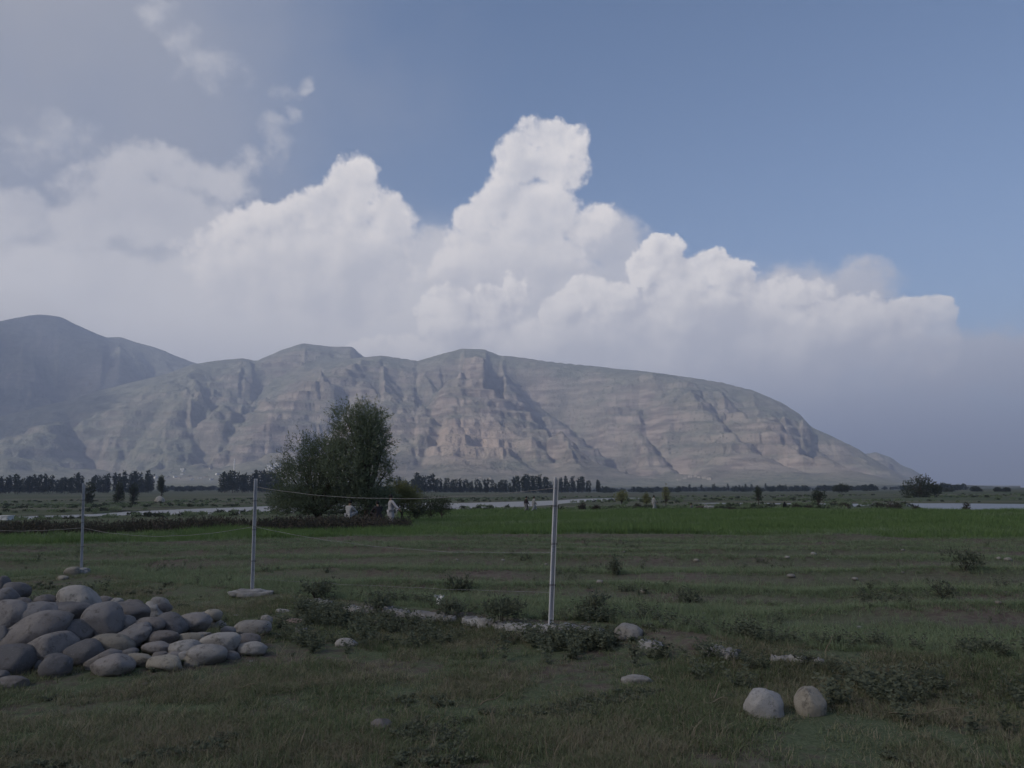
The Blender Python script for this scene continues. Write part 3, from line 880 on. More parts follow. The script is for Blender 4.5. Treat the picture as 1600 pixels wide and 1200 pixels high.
def stone_mat(name, c0, c1, spot):
    m, N, b = mat(name, 0.85)
    co = objco(N); rnd = N.n('ShaderNodeObjectInfo').outputs['Random']
    off = N.vm('ADD', co, N.vm('SCALE', (7.0, 3.0, 5.0)))
    N.put(off.node.inputs[1].links[0].from_node.inputs['Scale'], rnd)
    n1 = N.noise(off, 5.0, 6.0, 0.65); n2 = N.noise(off, 60.0, 4.0, 0.7); n3 = N.noise(off, 14.0, 6.0, 0.7)
    c = N.mix(N.ss(N.m('ADD', n1, N.m('MULTIPLY', N.m('SUBTRACT', rnd, 0.5), 0.6)), 0.32, 0.68), c0, c1)
    c = N.mix(N.m('MULTIPLY', N.ss(n2, 0.56, 0.70), 0.5), c, spot)
    c = N.mix(N.m('MULTIPLY', N.ss(n3, 0.52, 0.66), 0.65), c, (0.075, 0.066, 0.056))
    N.put(b.inputs['Base Color'], c)
    bump(N, b, N.m('ADD', n3, N.m('MULTIPLY', n2, 0.5)), 0.6, 0.02)
    return m
SM = {'d': stone_mat('dark_grey_stone', (0.118, 0.112, 0.112), (0.190, 0.180, 0.178), (0.23, 0.22, 0.215)),
      'm': stone_mat('mid_grey_stone', (0.151, 0.137, 0.130), (0.231, 0.211, 0.198), (0.111, 0.101, 0.098)),
      'l': stone_mat('pale_grey_stone', (0.224, 0.210, 0.194), (0.313, 0.293, 0.269), (0.136, 0.127, 0.116)),
      'b': stone_mat('beige_stone', (0.220, 0.198, 0.164), (0.294, 0.266, 0.220), (0.147, 0.130, 0.112)),
      'w': stone_mat('whitish_stone', (0.240, 0.228, 0.218), (0.326, 0.312, 0.296), (0.184, 0.168, 0.157)),
      'p': stone_mat('pinkish_stone', (0.222, 0.164, 0.142), (0.300, 0.232, 0.202), (0.153, 0.130, 0.120))}

def on_heap(px, py):
    v = ray(px, py); ts = np.linspace(4, 13.5, 2400)
    x = v[0] * ts; y = v[1] * ts; zz = CAM_Z + v[2] * ts
    k = np.nonzero(zz <= ground_z(x, y) + 0.45 * heap(x, y))[0]
    k = [j for j in k if y[j] < 9.5] or [int(np.argmin(np.abs(y - 9.3)))]
    i = k[0]
    return np.array([x[i], y[i], zz[i]])
# (crop x, y, width, height) measured on an enlarged view of the lower left; tilt in degrees; tone; label
PILE = [
 (8, 182, 66, 74, 0, 'd', 0, 'small dark stone at the very top of the heap, cut by the left edge'),
 (82, 218, 108, 76, 0, 'd', 0, 'dark rounded stone second from the left edge at the top of the heap'),
 (25, 258, 125, 92, 0, 'd', 0, 'dark oval stone on the left edge just under the topmost stone'),
 (120, 276, 84, 48, 0, 'm', 0, 'small grey stone wedged between two dark ones at the upper left of the heap'),
 (236, 266, 88, 58, 0, 'm', 0, 'small grey rounded stone left of the pale dome at the back of the heap'),
 (45, 362, 155, 145, 0, 'm', 0, 'large grey round boulder on the left edge halfway up the heap'),
 (126, 308, 84, 52, 0, 'd', 0, 'small dark stone behind the large round boulder of the left edge'),
 (303, 276, 52, 36, 0, 'm', 0, 'tiny grey stone touching the left foot of the pale dome'),
 (406, 268, 186, 120, 0, 'l', 0, 'big pale domed stone crowning the middle of the heap'),
 (352, 332, 205, 95, 0, 'd', 0, 'broad dark stone directly under the big pale dome'),
 (212, 342, 192, 112, 0, 'd', 0, 'dark flat-topped boulder left of the one under the pale dome'),
 (540, 272, 96, 58, 0, 'm', 0, 'grey stone right of the pale dome on the back row'),
 (610, 277, 54, 46, 0, 'l', 0, 'small pale stone on the back row behind the long grey slab'),
 (682, 287, 112, 48, 0, 'm', 0, 'low grey stone on the back row left of the white angular one'),
 (662, 330, 196, 88, -6, 'm', 0, 'long grey stone lying left of the white angular one'),
 (800, 322, 122, 92, -8, 'w', 0.6, 'white angular broken stone at the back right of the heap'),
 (535, 378, 188, 152, 0, 'd', 0, 'largest dark round boulder in the middle of the heap'),
 (656, 386, 82, 76, 0, 'm', 0, 'small round grey stone right of the largest dark boulder'),
 (776, 400, 152, 76, 5, 'm', 0, 'oval grey stone below the white angular one'),
 (890, 386, 152, 92, -18, 'd', 0.2, 'dark tilted stone right of the oval below the white one'),
 (1010, 380, 152, 82, 0, 'm', 0.25, 'speckled rough grey stone at the right end of the back row'),
 (1126, 388, 90, 46, 0, 'l', 0, 'small pale egg-shaped stone just right of the speckled rough one'),
 (172, 446, 284, 150, 20, 'm', 0, 'longest oval boulder slanting up to the right at the left of the heap'),
 (390, 430, 142, 104, 0, 'd', 0.15, 'dark rounded stone between the slanting oval and the largest dark boulder'),
 (706, 442, 142, 86, 12, 'd', 0.7, 'dark craggy stone with sharp edges in the middle of the heap'),
 (580, 490, 216, 88, 0, 'b', 0, 'smooth beige oval stone below the largest dark boulder'),
 (846, 456, 142, 62, 0, 'm', 0, 'grey stone right of the craggy dark one'),
 (990, 461, 130, 50, 0, 'b', 0, 'low beige stone below the speckled rough one'),
 (1060, 437, 72, 20, 0, 'm', 0, 'thin sliver of grey stone above the low beige one'),
 (270, 515, 212, 126, 20, 'm', 0, 'smaller slanting oval boulder below the longest one'),
 (436, 536, 156, 106, 0, 'd', 0, 'dark round stone left under the beige oval'),
 (822, 511, 132, 54, 0, 'm', 0, 'low grey stone under the one beside the craggy stone'),
 (962, 512, 148, 74, 0, 'l', 0, 'pale oval stone left of the long light one at the right tip of the heap'),
 (1146, 486, 192, 98, 10, 'l', 0, 'long light grey stone at the right tip of the heap'),
 (1282, 466, 130, 58, 0, 'm', 0, 'grey stone tucked under the pale dome at the right end of the heap'),
 (1318, 412, 166, 78, 0, 'l', 0, 'pale dome-shaped stone at the far right end of the heap'),
 (1386, 362, 60, 40, 0, 'l', 0, 'small pale pebble behind the dome at the right end of the heap'),
 (1078, 546, 168, 88, 0, 'l', 0, 'light stone in front of the long light one at the right tip'),
 (1310, 512, 140, 62, 0, 'l', 0, 'rightmost low pale stone in the front row of the heap'),
 (68, 580, 175, 132, 0, 'd', 0, 'large dark boulder at the lower left of the heap'),
 (290, 612, 122, 108, 0, 'd', 0, 'dark stone standing in the grass at the lower left front'),
 (540, 576, 162, 74, 25, 'm', 0, 'slanting grey stone behind the front one near the beige oval'),
 (592, 608, 182, 98, 10, 'm', 0, 'grey egg-shaped stone in the middle of the front row'),
 (716, 570, 140, 52, -4, 'b', 0, 'small beige stone right of the grey egg in the front row'),
 (856, 588, 160, 72, 0, 'b', 0, 'beige block-shaped cobble in the front row'),
 (836, 545, 72, 32, 0, 'm', 0, 'tiny stone behind the beige block-shaped cobble'),
 (64, 692, 140, 52, 0, 'm', 0, 'half buried grey stone at the lower left edge of the heap'),
 (-8, 470, 80, 120, 0, 'd', 0, 'dark stone cut by the left edge below the large round boulder'),
 (8, 656, 62, 44, 0, 'd', 0, 'small dark stone at the left edge above the half buried one'),
]
for k, (cx_, cy_, w, h, tilt, tone, rgh, lab) in enumerate(PILE):
    px, py, w, h = cx_ * 0.3, 860 + cy_ * 0.3, w * 0.3, h * 0.3
    c = on_heap(px, py + h * 0.30)
    d = math.hypot(c[0], c[1])
    rx = w * d / FPX / 2 * 1.03; rz = h * d / FPX / 2 * 1.12
    ry = min(rx, rz * 1.5) * random.uniform(0.85, 1.1)
    v = ray(px, py)
    k_ = d / math.hypot(v[0], v[1]) + ry * 0.3
    p = v * k_ + np.array([0, 0, CAM_Z])
    o = link('river_stone', stone_mesh(rx, ry, rz, 3.7 * k + 1, rgh, 4), SM[tone], loc=p)
    o.rotation_euler = (R(random.uniform(-8, 8)), R(-tilt), random.uniform(-0.25, 0.25))
    tag(o, lab, 'stone', 'stones of the heap')
# small cobbles filling the gaps
for k in range(44):
    px = random.uniform(-10, 415); py = random.uniform(930 + 0.06 * px, 1046 - 0.10 * max(0, px - 200))
    c = on_heap(px, py)
    if float(heap(c[0], c[1])) < 0.05: continue
    sz = random.uniform(0.05, 0.105)
    v = ray(px, py)
    o = link('cobble', stone_mesh(sz * 1.2, sz, sz * 0.8, 200 + k * 1.9, 0.1, 3), SM[random.choice('mmlbd')], loc=c + v * sz * 0.6)
    o.rotation_euler = (0, R(random.uniform(-20, 20)), random.uniform(0, 3))
    tag(o, 'small cobble filling a gap between the bigger stones of the heap', 'stone', 'small cobbles of the heap')

# single stones: photo x, y of the centre, width, height
LONE = [
 (456, 970, 46, 13, 'p', 0.2, 'flat pinkish stone in the grass between the heap and the fence'),
 (443, 953, 30, 9, 'l', 0.4, 'small flat pale stone behind the pinkish one'),
 (470, 983, 24, 13, 'd', 0.3, 'dark rough stone right below the flat pinkish one'),
 (372, 960, 20, 6, 'd', 0.2, 'small dark stone in the turf in front of the middle post'),
 (310, 1128, 20, 11, 'l', 0.0, 'small lone pebble in the turf in front of the heap'),
 (541, 1003, 42, 16, 'l', 0.3, 'flat pale rock alone in the turf right of the heap'),
 (595, 1130, 42, 24, 'm', 0.1, 'grey half buried stone alone at the bottom centre'),
 (983, 987, 46, 30, 'l', 0.15, 'pale blocky stone right of the tallest post'),
 (995, 1060, 58, 20, 'l', 0.2, 'flat pale rock below the weedy bank left of the two white stones'),
 (1192, 1097, 62, 52, 'w', 0.5, 'larger left one of the two whitish stones at the lower right'),
 (1265, 1097, 48, 50, 'b', 0.35, 'rounder right one of the two whitish stones at the lower right'),
 (113, 892, 24, 14, 'b', 0.5, 'yellowish lump at the foot of the leftmost post'),
 (98, 902, 18, 9, 'b', 0.5, 'small yellowish lump in front of the leftmost post'),
 (224, 1066, 15, 8, 'm', 0.1, 'little grey stone on the turf in front of the beige cobble'),
 (392, 1031, 12, 6, 'w', 0.2, 'little white chip in front of the right end of the heap'),
 (588, 1073, 24, 6, 'b', 0.3, 'thin pale flake of stone lying in the turf at bottom centre'),
 (845, 1098, 22, 6, 'm', 0.2, 'thin grey flake in the turf below the tallest post'),
 (1017, 1003, 20, 7, 'l', 0.4, 'small pale stone just right of the blocky one'),
 (960, 1080, 18, 8, 'm', 0.4, 'small rough grey stone below the flat pale rock'),
 (1518, 1000, 14, 6, 'm', 0.2, 'little grey stone in the dark field at the far right'),
 (835, 1143, 6, 5, 'l', 0.2, 'tiny pale pebble at the bottom centre'),
]
for k, (px, py, w, h, tone, rgh, lab) in enumerate(LONE):
    g = hit(px, py + h * 0.4)
    d = math.hypot(g.x, g.y)
    rx = w * d / FPX / 2 * 0.88; rz = max(h * d / FPX / 2 * 0.92, 0.02)
    ry = min(rx, max(rz * 1.4, rx * 0.6))
    v = ray(px, py); kk = (d + ry * 0.4) / math.hypot(v[0], v[1])
    z = max(CAM_Z + v[2] * kk, g.z - rz * 0.3) - 0.03
    o = link('stone', stone_mesh(rx, ry, rz * 1.15, 77 + 2.3 * k, rgh, 4 if w > 30 else 3), SM[tone], loc=(v[0] * kk, v[1] * kk, z))
    o.rotation_euler = (0, R(random.uniform(-6, 6)), random.uniform(-0.2, 0.2))
    tag(o, lab, 'stone', 'single stones lying in the grass')
# pale pebbles strewn over the ploughland
PEB = [(714, 876), (848, 847), (786, 877), (853, 883), (938, 886), (989, 853), (1002, 849), (1055, 890), (1088, 878), (1097, 891), (1050, 878), (1230, 873), (1271, 868), (1293, 875), (1411, 861), (1336, 907),
       (1236, 903), (1410, 896), (1575, 877), (1561, 874), (1255, 950), (1343, 983), (975, 864), (937, 912), (1006, 927), (1100, 960), (1460, 918), (1560, 945)]
for k, (px, py) in enumerate(PEB):
    g = hit(px, py); s = random.choice((0.028, 0.04, 0.05, 0.065, 0.085)) * random.uniform(0.6, 0.9)
    o = link('pebble', stone_mesh(s, s * 0.8, s * 0.55, 500 + k * 1.3, 0.2, 2), SM[random.choice('lwbl')], loc=(g.x, g.y, g.z + s * 0.45))
    tag(o, 'pale pebble among the grass of the ploughed field behind the fence', 'pebble', 'pale pebbles strewn over the field')

# ------------------------------------------------------------------ kerb along the fence
m_conc, N, b = mat('weathered_concrete', 0.95)
co = geopos(N)
n1 = N.noise(co, 3.0, 7.0, 0.65); n2 = N.noise(co, 40.0, 4.0, 0.7)
c = N.mix(N.ss(n1, 0.35, 0.65), (0.20, 0.19, 0.185), (0.33, 0.32, 0.31))
c = N.mix(N.m('MULTIPLY', N.ss(n2, 0.55, 0.7), 0.6), c, (0.14, 0.13, 0.115))
N.put(b.inputs['Base Color'], c); bump(N, b, N.m('ADD', n1, N.m('MULTIPLY', n2, 0.5)), 0.7, 0.03)
def slab(pts, w, h, seed):
    """rough slab along a short polyline of photo pixels"""
    r_ = np.random.default_rng(seed)
    L = [hit(*p) for p in pts]
    n = 14
    s = np.linspace(0, 1, n)
    X = np.interp(s, np.linspace(0, 1, len(L)), [p.x for p in L]); Y = np.interp(s, np.linspace(0, 1, len(L)), [p.y for p in L])
    Z = ground_z(X, Y)
    tx, ty = X[-1] - X[0], Y[-1] - Y[0]; l = math.hypot(tx, ty); nx, ny = -ty / l, tx / l
    m = 7; V = []
    for i in range(n):
        ww = w * (0.55 + 0.45 * math.sin(math.pi * (0.08 + 0.84 * s[i])) ** 0.5) * r_.uniform(0.75, 1.15)
        for j in range(m):
            u = j / (m - 1) * 2 - 1
            e = max(abs(u), abs(s[i] * 2 - 1) * 0.97)
            top = (h * 0.7 + 0.02) * (1 if e < 0.9 else -1.5) + r_.normal(0, 0.012)
            V.append((X[i] + nx * ww * u / 2 + r_.normal(0, .008), Y[i] + ny * ww * u / 2 + r_.normal(0, .008), Z[i] + top))
    F = [(i * m + j, (i + 1) * m + j, (i + 1) * m + j + 1, i * m + j + 1) for i in range(n - 1) for j in range(m - 1)]
    me = mesh_np('slab', np.array(V), np.array(F))
    bm = bmesh.new(); bm.from_mesh(me)
    bmesh.ops.recalc_face_normals(bm, faces=bm.faces)
    if sum(f.normal.z for f in bm.faces) < 0: bmesh.ops.reverse_faces(bm, faces=bm.faces)
    bm.to_mesh(me); bm.free()
    return me
kroot = empty('stone_kerb', hit(862, 984), 'broken line of pale concrete and stone slabs along the fence', 'kerb')
kinv = Matrix.Translation(-kroot.location)
for k, (pts, w, h) in enumerate([
    ([(478, 941), (500, 944), (516, 946)], 0.22, 0.03), ([(540, 953), (575, 957)], 0.20, 0.03), ([(570, 955), (590, 953), (618, 958)], 0.24, 0.06),
    ([(612, 958), (640, 963)], 0.20, 0.03), ([(636, 963), (668, 965), (700, 967)], 0.26, 0.05), ([(690, 967), (712, 971)], 0.18, 0.04),
    ([(722, 972), (752, 975), (776, 979)], 0.26, 0.05), ([(770, 978), (800, 982), (830, 985)], 0.24, 0.04), ([(824, 985), (862, 985), (905, 988), (950, 993)], 0.30, 0.05),
    ([(1000, 1008), (1035, 1012)], 0.18, 0.04), ([(1092, 1018), (1130, 1024), (1156, 1028)], 0.20, 0.05), ([(1200, 1031), (1240, 1034), (1296, 1037)], 0.06, 0.02)]):
    me = slab(pts, w, h, 900 + k); me.transform(kinv)
    link('slab', me, m_conc, kroot)

# ------------------------------------------------------------------ fence posts and wire
m_post, N, b = mat('galvanised_post', 0.55)
co = objco(N)
mp = N.n('ShaderNodeMapping'); N.put(mp.inputs[0], co); mp.inputs['Scale'].default_value = (12, 12, 2.0)
n1 = N.noise(mp.outputs[0], 2.0, 6.0, 0.65); n2 = N.noise(co, 50.0, 4.0, 0.6)
c = N.mix(N.ss(n1, 0.3, 0.7), (0.48, 0.475, 0.49), (0.66, 0.655, 0.66))
c = N.mix(N.m('MULTIPLY', N.ss(n2, 0.6, 0.72), 0.6), c, (0.16, 0.11, 0.08))
N.put(b.inputs['Base Color'], c); b.inputs['Metallic'].default_value = 0.0
bump(N, b, n2, 0.2, 0.003)
m_wire = simple_mat('fence_wire_steel', (0.20, 0.195, 0.195), (0.32, 0.31, 0.31), 30, 0.6, 0)
m_dark = simple_mat('dark_wire', (0.05, 0.045, 0.045), (0.09, 0.08, 0.075), 30, 0.7, 0)

def channel(h, w=0.048, d=0.04, t=0.006):
    """C-section steel upright, open side towards -Y, with a row of wire holes left as notches"""
    prof = [(-w / 2, 0), (-w / 2, d), (w / 2, d), (w / 2, 0), (w / 2 - t, 0), (w / 2 - t, d - t), (-w / 2 + t, d - t), (-w / 2 + t, 0)]
    nseg = 24
    V = [(x, y, -0.25 + (h + 0.25) * i / nseg) for i in range(nseg + 1) for x, y in prof]
    k = len(prof)
    F = [(i * k + j, i * k + (j + 1) % k, (i + 1) * k + (j + 1) % k, (i + 1) * k + j) for i in range(nseg) for j in range(k)]
    bm = bmesh.new()
    vs = [bm.verts.new(v) for v in V]
    for f in F: bm.faces.new([vs[i] for i in f])
    bm.faces.new([vs[nseg * k + j] for j in range(k)])
    bmesh.ops.recalc_face_normals(bm, faces=bm.faces)
    me = bpy.data.meshes.new('upright'); bm.to_mesh(me); bm.free()
    return me
def tube(pts, rad, sides=6, name='tube'):
    pts = np.asarray(pts, float); n = len(pts)
    rad = np.broadcast_to(rad, n)
    T = np.gradient(pts, axis=0); T /= np.linalg.norm(T, axis=1)[:, None] + 1e-12
    ref = np.where(np.abs(T[:, 2:3]) < 0.9, np.array([[0, 0, 1.0]]), np.array([[1.0, 0, 0]]))
    U = np.cross(T, ref); U /= np.linalg.norm(U, axis=1)[:, None]; Wv = np.cross(T, U)
    a = np.arange(sides) * 2 * math.pi / sides
    V = (pts[:, None] + rad[:, None, None] * (np.cos(a)[None, :, None] * U[:, None] + np.sin(a)[None, :, None] * Wv[:, None])).reshape(-1, 3)
    F = [(i * sides + j, i * sides + (j + 1) % sides, (i + 1) * sides + (j + 1) % sides, (i + 1) * sides + j) for i in range(n - 1) for j in range(sides)]
    return V, np.array(F)

POSTS = []
for px_b, py_b, px_t, py_t, lab, foot in (
        (127, 895, 131, 755, 'leftmost of the three pale metal fence posts, behind the stone heap', (0.34, 0.24)),
        (394, 930, 400, 748, 'middle of the three pale metal fence posts on a pale concrete foot', (0.62, 0.30)),
        (861, 984, 870, 746, 'tallest and nearest of the three pale metal fence posts, right of centre', None)):
    g = hit(px_b, py_b)
    d = math.hypot(g.x, g.y)
    v = ray(px_t, py_t); kt = d / math.hypot(v[0], v[1])
    top = Vector((v[0] * kt, v[1] * kt, CAM_Z + v[2] * kt))
    root = empty('fence_post', g, lab, 'fence post', 'pale metal fence posts')
    ax = (top - g); hgt = ax.length
    up = link('upright', channel(hgt), m_post, root)
    up.rotation_mode = 'QUATERNION'
    up.rotation_quaternion = Matrix.Rotation(0.0, 4, 'Z').to_quaternion()
    up.rotation_quaternion = Vector((0, 0, 1)).rotation_difference(ax.normalized()) @ Euler((0, 0, -math.atan2(g.x, g.y) * 0.6 + 0.25)).to_quaternion()
    for zf in (0.28, 0.55, 0.80):                                   # twists of tie wire round the upright
        pts = [(0.045 * math.cos(t_) , 0.022 + 0.036 * math.sin(t_), hgt * zf + 0.012 * t_ / 6.28) for t_ in np.linspace(0, 12.5, 40)]
        V, F = tube(pts, 0.0025, 5)
        tw = link('tie_wire', mesh_np('tie_wire', V, F), m_dark, up)
    if foot:
        P, F = ico(4); n_ = P / np.linalg.norm(P, axis=1)[:, None]
        dd = 1 + 0.5 * noise3(n_, 1.3, px_b) + 0.22 * noise3(n_, 3.5, px_b * 2)
        Pm = np.sign(n_) * np.abs(n_) ** 0.7 * dd[:, None] * np.array([foot[0] / 2, foot[1] / 2, 0.075])
        link('footing', mesh_np('footing', Pm, F), m_conc, root, (0.0, 0.0, 0.02))
    POSTS.append((g, top))
def on_post(k, f):
    return np.array(POSTS[k][0].lerp(POSTS[k][1], f))
def hang(p0, p1, sag, seed, wig=0.012):
    r_ = np.random.default_rng(seed); s = np.linspace(0, 1, 60)
    P = p0[None] * (1 - s[:, None]) + p1[None] * s[:, None]
    P[:, 2] -= sag * 4 * s * (1 - s)
    P[:, 2] += wig * perlin(s * 9 + seed, s * 0 + seed) * 1.6 * np.sin(math.pi * s); P[:, 1] += wig * perlin(s * 7 + seed, s * 0 + 3.3)
    return P
off_l = on_post(0, 0.50) + np.array([-5.4, 2.2, 0.10])
for p0, p1, sag, rad, lab in (
        (on_post(0, 0.50), on_post(1, 0.585), 0.16, 0.0030, 'slack wire between the leftmost and the middle fence post'),
        (off_l, on_post(0, 0.50), 0.14, 0.0036, 'slack wire running out of view left of the leftmost post'),
        (on_post(1, 0.93), on_post(2, 0.93), 0.15, 0.0030, 'upper wire sagging from the middle post to the tallest post'),
        (on_post(1, 0.585), on_post(2, 0.50), 0.12, 0.0028, 'middle wire between the middle post and the tallest post'),
        (on_post(1, 0.14), on_post(2, 0.24), 0.02, 0.0018, 'lowest thin wire between the middle and the tallest post')):
    P = hang(p0, p1, sag, int(sag * 100) + 3)
    V, F = tube(P, rad, 5)
    tag(link('fence_wire', mesh_np('fence_wire', V, F), m_wire), lab, 'wire', 'fence wires')
# scrap of white plastic caught on the lowest wire
g = hit(686, 948)
bm = bmesh.new()
bmesh.ops.create_grid(bm, x_segments=8, y_segments=12, size=0.5)
for v in bm.verts:
    x_, y_ = v.co.x, v.co.y
    v.co = ((x_ * (0.07 if y_ < 0.3 else 0.13)), 0.02 * math.sin(9 * x_ + 4 * y_) + 0.012 * math.sin(21 * y_), 0.055 + y_ * 0.12 + 0.01 * math.sin(13 * x_))
ret = bmesh.ops.solidify(bm, geom=bm.faces[:], thickness=0.002)
me = bpy.data.meshes.new('plastic_scrap'); bm.to_mesh(me); bm.free()
m_white = simple_mat('white_plastic', (0.62, 0.62, 0.60), (0.74, 0.74, 0.72), 12, 0.5, 0.1, 0.004)
tag(link('plastic_scrap', me, m_white, loc=(g.x, g.y, g.z + 0.03)), 'small scrap of white plastic among the weeds between middle and tallest post', 'litter')
# dry stalks lying about
for k, (px, py, l, a, up) in enumerate(((750, 1108, 0.22, 0.6, 0.07), (1405 - 140, 970, 0.3, 0.9, 0.1), (1115, 1100, 0.16, 1.1, 0.10), (1102, 1105, 0.18, 0.2, 0.03), (1325, 935, 0.4, 0.1, 0.02), (470, 1170, 0.1, 1.4, 0.08), (1290, 1025, 0.18, 1.0, 0.12), (398, 1008, 0.18, 0.0, 0.02), (1390, 1124, 0.5, 0.05, 0.03), (365, 1080, 0.2, 0.1, 0.02))):
    g = hit(px, py)
    s = np.linspace(0, 1, 8)[:, None]
    P = np.array(g) + s * np.array([l * math.cos(a), l * math.sin(a) * 0.5, up]) + np.array([0, 0, 0.03]) + 0.012 * np.sin(s * 7 + k) * np.array([[0.3, 0.2, 1]])
    V, F = tube(P, np.linspace(0.006, 0.003, 8), 5)
    tag(link('dry_stalk', mesh_np('dry_stalk', V, F), m_dry), 'pale dry stalk lying in the grass', 'stalk', 'dry stalks lying in the grass')

# ------------------------------------------------------------------ trees and bushes
m_bark = simple_mat('tree_bark', (0.060, 0.048, 0.038), (0.120, 0.098, 0.078), 6, 0.95, 0.6, 0.02)
m_willow = leaf_mat('willow_leaves', (0.100, 0.128, 0.084), (0.270, 0.310, 0.200), trans=0.42)
m_tree2 = leaf_mat('dull_tree_leaves', (0.050, 0.062, 0.042), (0.105, 0.120, 0.075), trans=0.3)
m_bushy = leaf_mat('yellow_green_leaves', (0.170, 0.180, 0.080), (0.290, 0.290, 0.140), trans=0.3)
m_hedge = leaf_mat('hedge_leaves', (0.050, 0.050, 0.042), (0.100, 0.096, 0.074), (0.13, 0.105, 0.085), trans=0.25)
m_poplar = leaf_mat('poplar_leaves', (0.026, 0.040, 0.026), (0.058, 0.074, 0.044), trans=0.25)

def crown_mesh(lobes, twigs, per, leaf, wid, twig_len, seed, mt, up=0.5, cull=0.0, shell=0.5):
    """leafy crown: short leafy twigs through a set of ellipsoids"""
    r_ = np.random.default_rng(seed)
    lob = np.array(lobes, float)
    vol = lob[:, 3] * lob[:, 4] * lob[:, 5]
    k = r_.choice(len(lob), size=twigs, p=vol ** 0.75 / (vol ** 0.75).sum())
    d = r_.normal(size=(twigs, 3)); d /= np.linalg.norm(d, axis=1)[:, None]
    rad = r_.uniform(size=twigs) ** shell
    lump = 1 + 0.30 * noise3(d * 1.0 + k[:, None] * 3.1, 1.6, seed)
    P = lob[k, :3] + d * (rad * lump)[:, None] * lob[k, 3:6]
    if cull:
        s = np.mean(lob[:, 3])
        keep = noise3(P / s, 1.5, seed + 2) > (-0.35 + cull)
        P, d, k = P[keep], d[keep], k[keep]
    n = len(P)
    ax = d + np.array([0, 0, up]) + r_.normal(0, 0.35, (n, 3)); ax /= np.linalg.norm(ax, axis=1)[:, None]
    tl = twig_len * r_.uniform(0.5, 1.3, n)
    s = r_.uniform(0, 1, (n, per))
    C = (P[:, None] + ax[:, None] * (s * tl[:, None])[..., None]).reshape(-1, 3)
    dv = (ax[:, None] * 0.8 + r_.normal(0, 0.55, (n, per, 3))).reshape(-1, 3); dv /= np.linalg.norm(dv, axis=1)[:, None]
    V, F = leaf_quads(C, dv, leaf * r_.uniform(0.6, 1.4, len(C)), wid * r_.uniform(0.7, 1.3, len(C)), r_=r_)
    me = mesh_np('crown', V, F, smooth=False); me.materials.append(mt)
    return me
def trunk_mesh(lobes, r0, seed, stems=1, lean=0.0):
    r_ = np.random.default_rng(seed)
    Vs = []; Fs = []; n0 = 0
    lob = np.array(lobes, float)
    zc = lob[:, 2].mean()
    forks = [np.array([r_.normal(0, r0 * 1.5), r_.normal(0, r0 * 1.5), zc * 0.42]) for _ in range(stems)]
    def add(pts, rad, sides=7):
        nonlocal n0
        V, F = tube(pts, rad, sides); Vs.append(V); Fs.append(F + n0); n0 += len(V)
    for fk in forks:
        s = np.linspace(0, 1, 7)[:, None]
        b0_ = np.array([r_.normal(0, r0 * (stems - 1)), r_.normal(0, r0 * (stems - 1)), -0.15])
        P = b0_ * (1 - s) + fk * s + 0.06 * zc * np.sin(s * 3.1) * r_.normal(0, 0.5, 3) * np.array([1, 1, 0.1])
        add(P, r0 * np.linspace(1.3, 0.8, 7) / stems ** 0.4, 9)
    for i, l in enumerate(lob):
        fk = forks[i % stems]
        for j in range(4):
            e = l[:3] + l[3:6] * r_.uniform(-0.7, 0.8, 3)
            s = np.linspace(0, 1, 8)[:, None]
            P = fk * (1 - s) + e * s + np.array([0, 0, 1.0]) * (np.sin(s * math.pi) * 0.12 * np.linalg.norm(e - fk)) + r_.normal(0, 0.03 * zc, 3) * np.sin(s * math.pi)
            add(P, r0 * 0.55 * np.linspace(1, 0.12, 8), 6)
    me = mesh_np('trunk', np.concatenate(Vs), np.concatenate(Fs)); me.materials.append(m_bark)
    return me
def tree(name, base, lobes, r0, twigs, per, leaf, wid, tl, seed, mt, label, cat='tree', group=None, up=0.5, cull=0.0, stems=1, shell=0.5):
    root = empty(name, base, label, cat, group)
    link('trunk', trunk_mesh(lobes, r0, seed, stems), None, root)
    link('crown', crown_mesh(lobes, twigs, per, leaf, wid, tl, seed, mt, up, cull, shell), None, root)
    return root
def px_lobes(pxb, d, base, lst, depth=1.0):
    """lobes given in photo pixels (x, y, rx, ry) for a tree standing at distance d; depth is free"""
    out = []
    r_ = np.random.default_rng(int(pxb))
    for px, py, rx, ry in lst:
        v = ray(px, py); k = d / math.hypot(v[0], v[1])
        p = v * k + np.array([0, 0, CAM_Z]) - np.array(base)
        s = d / FPX
        rad = np.array([rx * s, rx * s * depth, ry * s])
        p[1] += r_.uniform(-0.35, 0.35) * rad[1]
        out.append((*p, *rad))
    return out

# the clump on the near bank
b1 = at_dist(572, 43.0)
tree('willow_tree', b1, px_lobes(572, 43, b1, [(548, 660, 26, 24), (578, 656, 24, 20), (560, 782, 36, 20), (590, 785, 22, 16), (560, 690, 42, 34), (585, 700, 22, 46), (545, 730, 40, 36), (582, 750, 28, 40), (596, 690, 12, 22)]),
     0.17, 4700, 11, 0.15, 0.032, 0.60, 21, m_willow, 'tall dark willow at the right of the clump by the standing person', group='willows of the near clump', up=0.7, cull=0.14, shell=0.38)
b2 = at_dist(500, 43.8)
tree('willow_tree', b2, px_lobes(500, 43.8, b2, [(506, 712, 38, 26), (470, 724, 30, 34), (520, 745, 36, 34), (490, 758, 44, 34), (452, 758, 26, 32), (535, 772, 34, 26), (478, 785, 44, 18), (440, 780, 20, 20), (505, 792, 50, 14), (460, 796, 34, 10)]),
     0.13, 5000, 11, 0.14, 0.028, 0.66, 22, m_willow, 'lower feathery willow at the left of the clump, leaning towards the middle post', group='willows of the near clump', up=0.9, cull=0.12, stems=3, shell=0.38)
b3 = at_dist(628, 46.0)
